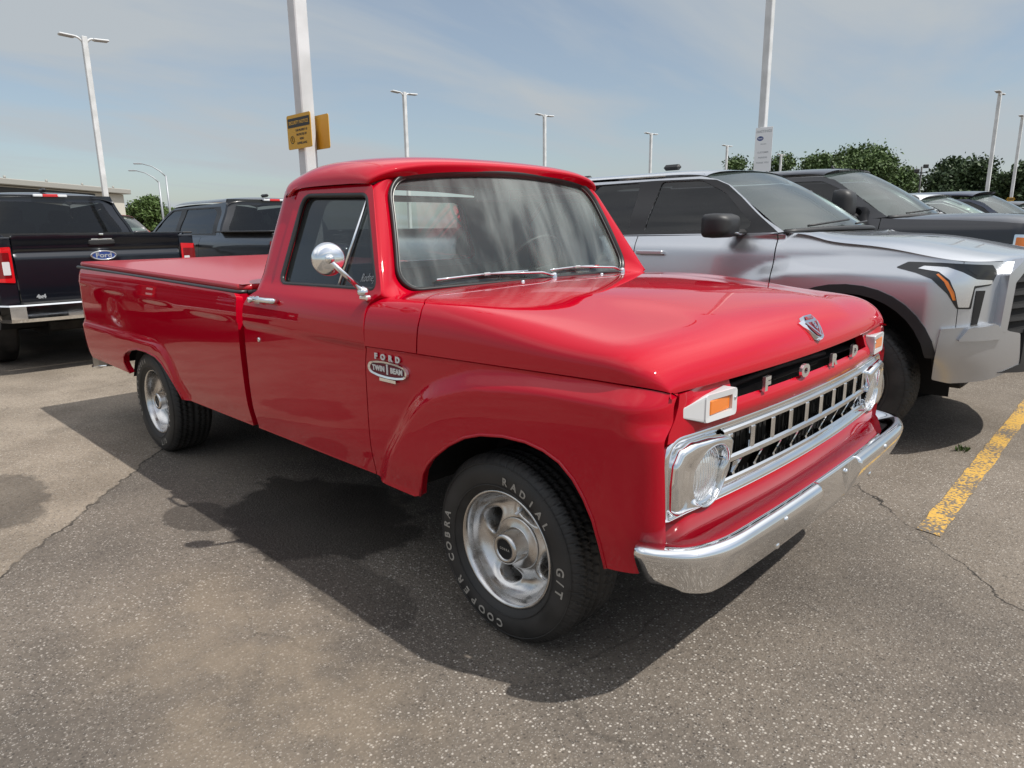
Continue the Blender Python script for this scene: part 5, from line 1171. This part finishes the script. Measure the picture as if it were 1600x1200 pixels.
    # white, navy and dark ones farther along the same row
    cw = dict(base, paint=WHITEP, detail=0, type='suv', belt=1.30, roof=1.80, toprail=1.74, crown=.07, rear=-4.2, cabx=-4.15, ctop=-3.9, cut=(-.5, -1.6, -2.7), railz=1.30, ftop=[(-.6, 1.31), (.3, 1.24), (.7, 1.15), (1.3, 1.12)],
        apillar=[(-.46, 1.32), (-.66, 1.43), (-.86, 1.55), (-1.02, 1.64), (-1.22, 1.71)], winf=[(-1.58, 1.33), (-1.54, 1.68), (-1.19, 1.67), (-.97, 1.58), (-.72, 1.38), (-.74, 1.34)], winr=[(-3.7, 1.36), (-3.5, 1.66), (-3.4, 1.68), (-1.74, 1.685), (-1.72, 1.33)],
        roofx=[-1.16, -1.22, -1.36, -1.7, -2.2, -2.9, -3.6, -3.9, -3.98], handles=(-1.46, -2.5), mirror=(-.78, 1.38), nosez=([.3, .6, .8, 1.0, 1.2, 1.4], [.02, .03, .02, 0, -.03, -.08]))
    T, fn, pn, info = modern('white_suv', cw, (-.05, 9.35, 0), 0, 'white sport utility vehicle whose roof shows above the charcoal pickup hood', 'suv'); front_generic(T, fn, cw, info, dict(paint=WHITEP))
    cn = dict(base, paint=NAVY, detail=0, belt=1.40, toprail=1.86, mirmat=CHROME)
    T, fn, pn, info = modern('navy_pickup_truck', cn, (-.05, 12.45, 0), 0, 'dark navy pickup with chrome mirror cap parked beyond the white vehicle', 'pickup truck'); front_generic(T, fn, cn, info, dict(paint=NAVY))
    cd = dict(cw, paint=GREYBLK)
    T, fn, pn, info = modern('dark_suv', cd, (.15, 15.6, 0), 0, 'dark grey vehicle at the right edge, last one visible in the row', 'suv'); front_generic(T, fn, cd, info, dict(paint=GREYBLK))
    # black crew-cab pickups tail-on behind
    cb = dict(base, paint=BLUEBLACK, chrome=True, band=[(-3.10, 1.372), (-.60, 1.385), (-.80, 1.54), (-1.0, 1.70), (-1.14, 1.775), (-1.60, 1.79), (-2.95, 1.785), (-3.04, 1.70)], rim=ALU, rglass=REARGL)
    T, fn, pn, info = modern('black_pickup_truck', cb, (-11.80, -.03, 0), PI, 'black pickup at the left edge, tailgate with blue oval badge and chrome bumper facing out', 'pickup truck', 'black pickups seen from behind'); front_generic(T, fn, cb, info, dict(paint=BLUEBLACK, bumper=CHROME))
    NB = copy_tree(T); NB.location = (-11.7, -3.15, 0); NB['label'] = 'black pickup just outside the left edge, seen only mirrored in the red bed side'
    cb2 = dict(cb, paint=BLACKP, chrome=True, mirror=(-.72, 1.36))
    T, fn, pn, info = modern('black_pickup_truck', cb2, (-11.80, 2.92, 0), PI, 'black pickup seen between the left-edge one and the red cab, side windows showing', 'pickup truck', 'black pickups seen from behind'); front_generic(T, fn, cb2, info, dict(paint=BLACKP, bumper=CHROME))
    # red car beyond them
    cr_ = dict(cw, toprail=1.83, apillar=[(-.46, 1.32), (-.66, 1.46), (-.86, 1.60), (-1.02, 1.71), (-1.22, 1.80)], paint=CARRED, W=.93, wb=2.7, rear=-3.6, cabx=-3.55, ctop=-3.3, cut=(-.5, -1.5, -2.4), winr=[(-3.1, 1.36), (-2.95, 1.66), (-2.85, 1.68), (-1.74, 1.685), (-1.72, 1.33)], roofx=[-1.16, -1.22, -1.36, -1.7, -2.1, -2.6, -3.1, -3.3, -3.38])
    T, fn, pn, info = modern('red_suv', cr_, (-18.6, 3.95, 0), 0, 'dark red car across the aisle with a pale sheet behind its windshield', 'car'); front_generic(T, fn, cr_, info, dict(paint=CARRED))
    b = MB(); b.box((-.75, .50, 1.44), (.16, .36, .22), .0, Matrix.Rotation(math.radians(0), 3, 'Y')); b.build('windshield_sheet', SIGNWHT, T)
build_vehicles()

# ------------------------------------------------------------------ light poles and signs
def pole(x, y, H=7.5, wd=.155, label='', heads=((0, 1), (0, -1)), sign=None, group='white parking lot light poles'):
    T = empty('light_pole', (x, y, 0), 0, label, 'light pole', group)
    b = MB(); b.lathe([(0, 0), (.28, 0), (.28, .75), (.26, .78), (0, .78)], 24, (0, 0, 0), 'z'); b.build('concrete_base', POLEBASE, T)
    b = MB(); b.box((0, 0, .78+(H-.78)/2), (wd, wd, H-.78), .012); b.box((0, 0, .80), (wd+.12, wd+.12, .03)); b.build('pole', POLE, T)
    for hx, hy in heads:
        a = MB(); pts = [(hx*t*.26, hy*t*.26, H-.24+.20*math.sin(min(1, t*1.1)*PI/2)) for t in np.linspace(0.1, 1, 7)]
        a.tube(pts, .035, 8); am = a.build('lamp_arm', POLE, T)
        h = MB(); r = Matrix.Rotation(math.atan2(hy, hx), 3, 'Z') @ Matrix.Rotation(math.radians(-3), 3, 'Y'); h.box((hx*.48, hy*.48, H-.04), (.46, .24, .055), .02, r); lh = h.build('lamp_head', POLE, T)
        g = MB(); g.box((hx*.49, hy*.49, H-.072), (.38, .19, .012), .003, r); g.build('lamp_lens', LGREY, lh)
    return T
POLEBASE = mat('pole_base_concrete', (.34, .33, .31), .9); bump(POLEBASE, 30, .5, .004)
L1 = [(-5.70, 1.84, 'tall white pole rising close behind the red cab, yellow security signs on it', 'B'), (-5.70, 13.25, 'tall white pole above the silver pickup carrying a narrow white sign', 'J'), (-6.1, 39.7, 'white double-headed lamp pole left of the two far right ones, before the dark trees', None), (-6.7, 50.1, 'white lamp pole cut by the right edge with a small yellow sign', 'H')]
L2 = [(-24.66, 5.38, 'white double-headed lamp pole at far left, standing in front of the grey building', 'A'), (-25.26, 18.5, 'thin white lamp pole directly above the red cab roof centre', None), (-25.26, 28.2, 'thin white lamp pole above the right part of the red roof', None), (-25.7, 39.6, 'short-looking white lamp pole above the windshield right corner, over the silver roof', None), (-25.8, 50.6, 'small far white pole just left of the narrow white sign', None), (-26.0, 61.2, 'tiny farthest white pole just right of the narrow white sign', None)]
POLES = {}
for x, y, lab, k in L1+L2: POLES[k] = pole(x, y, label=lab)
def add_text(mb, t, size, cx, cz, f, bold=.0015, sp=1.): v, fc = text_mesh(t, size, 0, bold, sp); mb.add([f(x+cx, y+cz) for x, y, z in v], fc, False, 0)
def yellow_sign(x, y, z, w, h, s, label, txt=True, rz=0):
    T = empty('security_sign', (x, y, z), rz, label, 'sign')
    f = lambda dy: (lambda u, v, d: (u, s*(dy+d), v)); L = rnd([(-w/2, -h/2), (w/2, -h/2), (w/2, h/2), (-w/2, h/2)], .025, 4)
    b = MB(); n = len(L); V = [(u, .003*s, v) for u, v in L]+[(u, -.003*s, v) for u, v in L]; b.add(V, [tuple(range(n)), tuple(range(2*n-1, n-1, -1))]+[(i, (i+1) % n, n+(i+1) % n, n+i) for i in range(n)], False); b.build('sign_plate', YSIGN, T)
    if txt:
        b = MB(); p = lambda u, v: (u*(1 if s < 0 else -1), s*.0045, v)
        fr = [(-w*.46, h*.40), (w*.46, h*.40), (w*.46, h*.13), (-w*.46, h*.13)]; b.add([p(*q) for q in fr], [(0, 1, 2, 3)], False); b.build('sign_header', SIGNBLK, T)
        b = MB(); p2 = lambda u, v: (u*(1 if s < 0 else -1), s*.0055, v); add_text(b, "SECURITY NOTICE", h*.135, 0, h*.262, p2, .0015); b.build('sign_header_text', YSIGN, T)
        b = MB()
        for i, t in enumerate(("THIS PROPERTY IS", "PROTECTED BY", "VIDEO", "SURVEILLANCE")): add_text(b, t, h*.085, w*.10, h*(.03-.125*i), p, .0012)
        b.tube([p(-w*.30+w*.075*math.cos(a), -h*.22+w*.075*math.sin(a)) for a in np.linspace(0, 2*PI, 20, endpoint=False)], .004, 4, True); b.tube([p(-w*.30, -h*.15), p(-w*.30, -h*.27)], .004, 4); b.build('sign_text', SIGNBLK, T)
    return T
yellow_sign(-5.66, 1.73, 2.49, .50, .36, -1, 'yellow security notice sign with dark header on the near white pole, lettered side')
yellow_sign(-5.66, 1.95, 2.49, .50, .36, 1, 'plain orange-yellow back of the second security sign on the near white pole', False)
yellow_sign(-24.60, 5.28, 2.35, .34, .40, -1, 'small yellow sign on the far left lamp pole by the grey building')
yellow_sign(-6.7, 50.0, 2.6, .36, .42, -1, 'small yellow sign low on the pole at the right edge')
def white_sign():
    T = empty('dealer_sign', (-5.70+.09, 13.25-.10, 3.05), 0, 'tall narrow white dealer sign with blue oval on the pole above the silver pickup', 'sign')
    b = MB(); b.box((0, 0, 0), (.40, .006, .95), .002); b.build('sign_plate', SIGNWHT, T)
    b = MB(); p = lambda u, v: (u, -.0045, v); b.add([p(-.08+.075*math.cos(a), .24+.05*math.sin(a)) for a in np.linspace(0, 2*PI, 28, endpoint=False)], [tuple(range(28))], False); b.build('sign_oval', SIGNBLUE, T)
    b = MB(); add_text(b, "HASTINGS", .075, 0, .385, p, .001)
    for i, t in enumerate(("ford.com", "CUSTOMER", "PARKING", "THANK YOU")): add_text(b, t, .05 if i else .035, .0, (.12, -.06, -.17, -.28)[i], p, .001)
    b.build('sign_text', GALV, T)
    b = MB(); v, f = text_mesh("Ford", .05, 0, .001); b.add([(x-.08, -.006, y+.24) for x, y, z in v], f, False); b.build('oval_script', SIGNWHT, T)
white_sign()
def cobra(x, y, H, label, rz):
    T = empty('street_lamp', (x, y, 0), rz, label, 'street lamp', 'grey roadside street lamps')
    b = MB(); b.tube([(0, 0, 0), (0, 0, H-1.2)], [.14, .09], 10); b.build('pole', GALV, T)
    b = MB(); b.tube([(0, 0, H-1.3), (.5, 0, H-.75), (1.3, 0, H-.25), (2.2, 0, H-.02)], [.07, .06, .05, .045], 8); b.build('lamp_arm', GALV, T)
    b = MB(); b.box((2.6, 0, H), (.8, .3, .14), .05); b.build('lamp_head', GALV, T)
cobra(-82.7, 28.3, 8.1, 'shorter left-hand grey street lamp with curved arm beyond the left trees', 4.1)
cobra(-77.3, 27.1, 8.4, 'taller right-hand grey street lamp with curved arm beyond the left trees', 4.1)
def flood(x, y, H):
    T = empty('flood_light_pole', (x, y, 0), 0, 'thin dark floodlight pole between the green trees on the right', 'floodlight')
    b = MB(); b.tube([(0, 0, 0), (0, 0, H)], .07, 8); b.tube([(-.4, .25, H-.5), (.4, -.25, H-.5)], .04, 6); b.build('pole', TRIM, T)
    for dx, dz in ((-.4, -.2), (.35, .1)): b = MB(); b.box((dx, -dx*.6, H+dz-.1), (.35, .3, .3), .04, Matrix.Rotation(.6, 3, 'Z')); b.build('lamp_head', TRIM, T)
flood(-15.4, 64.4, 5.9)

# ------------------------------------------------------------------ building
def building():
    T = empty('metal_building', (-60.3, 13.0, 0), math.radians(41.5), 'long low grey-beige metal building behind the black pickup at far left', 'building')
    wall = mat('metal_siding', (.52, .50, .44), .6)
    nt = wall.node_tree; b = nt.nodes['Principled BSDF']; tc = N(nt, 'ShaderNodeTexCoord'); wv = N(nt, 'ShaderNodeTexWave'); wv.inputs['Scale'].default_value = 1.6; nt.links.new(tc.outputs['Object'], wv.inputs[0]); bp = N(nt, 'ShaderNodeBump'); bp.inputs['Strength'].default_value = .6; bp.inputs['Distance'].default_value = .05; nt.links.new(wv.outputs[0], bp.inputs['Height']); nt.links.new(bp.outputs[0], b.inputs['Normal'])
    fascia = mat('roof_fascia', (.30, .295, .27), .6)
    b = MB(); b.box((-7, 9, 2.35), (14, 50, 4.7)) if False else b.box((-7, -10, 2.3), (14, 36, 4.6)); b.build('wall', wall, T)
    b = MB(); b.box((-6.9, -10, 4.85), (14.8, 36.8, .42), .05); r = b.build('roof', fascia, T)
    for k in range(9): b = MB(); b.tube([(.40, -26+4*k, 5.0), (.40, -26+4*k, 5.22)], .08, 8); b.build('roof_vent', fascia, r)
    for k in range(5): b = MB(); b.box((.02, -24+6.4*k, 1.9), (.06, 3.4, 3.6), .02); b.build('overhead_door', LGREY, T)
    b = MB(); b.box((.03, -2.0, 4.05), (.08, 12, .9), .02); b.build('window_band', TRIM, T)
building()

# ------------------------------------------------------------------ trees
LEAFM = {}
def leafmat(name, c1, c2):
    m = mat(name, c1, .55, 0, 0, spec=.25); nt = m.node_tree; b = nt.nodes['Principled BSDF']; g = N(nt, 'ShaderNodeNewGeometry'); r = N(nt, 'ShaderNodeValToRGB'); r.color_ramp.elements[0].color = (*c1, 1); r.color_ramp.elements[1].color = (*c2, 1)
    nt.links.new(g.outputs['Random Per Island'], r.inputs[0]); nt.links.new(r.outputs[0], b.inputs['Base Color']); return m
LEAF_A = leafmat('broadleaf_foliage', (.040, .070, .022), (.10, .15, .05)); LEAF_B = leafmat('dark_foliage', (.022, .040, .018), (.055, .085, .035)); LEAF_C = leafmat('olive_foliage', (.045, .075, .02), (.09, .14, .04))
BARK = mat('bark', (.09, .07, .05), .9); bump(BARK, 12, .8, .03)
def tree(x, y, H, Wd, seed, m, label, n=9000, leaf=.30, kind='round', group=None):
    r = np.random.RandomState(seed); T = empty('tree', (x, y, 0), 0, label, 'tree', group)
    b = MB(); b.tube([(0, 0, 0), (.1, 0, H*.3), (-.1, .1, H*.6), (0, 0, H*.85)], [Wd*.035, Wd*.028, Wd*.018, .03], 9)
    nb = 26 if kind == 'round' else 22; cl = []
    for k in range(nb):
        a = r.uniform(0, 2*PI); t = r.uniform(.18, 1.0) if kind == 'round' else (k+.5)/nb; 
        if kind == 'round': rad = Wd*.40*math.sqrt(max(.05, 1-((t-.50)/.55)**2))*r.uniform(.30, 1.0)
        else: rad = Wd*.42*(1.05-t)**.5*r.uniform(.3, .9)
        z = H*.14+(H*.84-.13*Wd)*t; cl.append((rad*math.cos(a), rad*math.sin(a), z, Wd*r.uniform(.09, .19)))
        b.tube([(0, 0, z*.55), (rad*math.cos(a)*.5, rad*math.sin(a)*.5, z*.8), (rad*math.cos(a), rad*math.sin(a), z)], [Wd*.012, Wd*.008, .02], 5)
    b.build('trunk', BARK, T)
    wts = np.array([c[3]**2 for c in cl]); wts /= wts.sum(); idx = r.choice(len(cl), n, p=wts); C = np.array([c[:3] for c in cl])[idx]; S_ = np.array([c[3] for c in cl])[idx]
    d = r.normal(size=(n, 3)); d /= np.linalg.norm(d, axis=1)[:, None]; rr = S_*(.55+.45*r.rand(n)**.6)*(1+.25*r.normal(size=n)); p = C+d*rr[:, None]*np.array([1, 1, .78])
    p[:, 2] = np.maximum(p[:, 2], H*.10+r.rand(n)*.5); a = r.normal(size=(n, 3)); a /= np.linalg.norm(a, axis=1)[:, None]; u = np.cross(a, r.normal(size=(n, 3))); u /= np.linalg.norm(u, axis=1)[:, None]; v = np.cross(a, u); s1 = leaf*(.6+.8*r.rand(n))[:, None]
    V = np.concatenate([p-u*s1-v*s1*.45, p+u*s1*.2-v*s1*.6, p+u*s1+v*s1*.35, p-u*s1*.15+v*s1*.6]); F = [(i, i+n, i+2*n, i+3*n) for i in range(n)]
    obj('crown', V, F, m, T, False); return T
def ang(px, dist):   # ground point along the view direction through image column px (level with the horizon)
    d = _f+_R*((px-800)/1080.8)+_U*(245/1080.8); d.z = 0; h = math.hypot(d.x, d.y); k = dist/1.0; return CAM_P.x+d.x/h*k, CAM_P.y+d.y/h*k
TR = [(203, 320, 46, 105, 'c', 'low left green tree nearest the grey building'), (236, 307, 52, 100, 'c', 'rounded green tree behind the two grey street lamps'), (262, 318, 44, 112, 'c', 'low green tree right of the grey street lamps, above the black cab'),
      (1146, 243, 56, 92, 'a', 'sparse green tree left of the narrow white sign'), (1197, 239, 52, 96, 'a', 'ragged green tree directly behind the narrow white sign'),
      (1272, 238, 56, 90, 'a', 'smaller green tree at the left flank of the big cottonwood'), (1342, 223, 110, 84, 'a', 'largest broad green tree above the charcoal pickup'), (1398, 258, 62, 90, 'a', 'lower green tree sloping down towards the floodlight pole'),
      (1490, 243, 96, 76, 'b', 'dense dark conifer-like tree left of the two right lamp poles'), (1528, 262, 50, 80, 'b', 'narrow dark tree just left of the right lamp poles'), (1590, 250, 78, 74, 'b', 'dark tree cut by the right edge behind the lamp poles')]
for i, (px_, yt_, wp_, D, k_, lab) in enumerate(TR):
    x, y = ang(px_, D); dep = D*math.cos(math.atan((px_-800)/1080.8)); W_ = wp_/1080.8*dep*(1.9 if wp_ < 60 and k_ == 'a' else 1.42); H_ = 1.43+(365.5-.0131*px_-yt_)/1080.8*dep*1.02; H_ = (H_-.06*W_)/.98
    tree(x, y, H_, W_, 11+i, {'a': LEAF_A, 'b': LEAF_B, 'c': LEAF_C}[k_], lab, 24000 if wp_ > 90 else 12000, .15 if D < 95 else .17, 'round', 'trees beyond the parking lot')
# far grass verge and hedge line beyond the lot
gm = mat('grass', (.07, .11, .03), .9); vary(gm, (.05, .08, .02), (.12, .15, .05), .4)
o = obj('grass_field', [(-700, -700, -.03), (700, -700, -.03), (700, 700, -.03), (-700, 700, -.03)], [(0, 1, 2, 3)], gm, None, False); tag(o, 'flat green ground beyond the lot', None, None, 'structure')

def weed(x, y):
    T = empty('weed', (x, y, 0), 0, 'tiny green weed growing in the asphalt left of the yellow line', 'weed'); r = random.Random(4); b = MB()
    for k in range(26):
        a = r.uniform(0, 2*PI); l = r.uniform(.012, .034); w_ = .004; dx, dy = math.cos(a)*l, math.sin(a)*l; bx_, by_ = r.uniform(-.03, .03), r.uniform(-.03, .03)
        b.add([(bx_-dy*.08, by_+dx*.08, 0), (bx_+dy*.08, by_-dx*.08, 0), (bx_+dx*.6+dy*.1, by_+dy*.6, .02+r.random()*.02), (bx_+dx, by_+dy, .012+r.random()*.02)], [(0, 1, 2), (0, 2, 3)], False)
    b.build('leaves', LEAF_C, T)
weed(.705, 2.58)
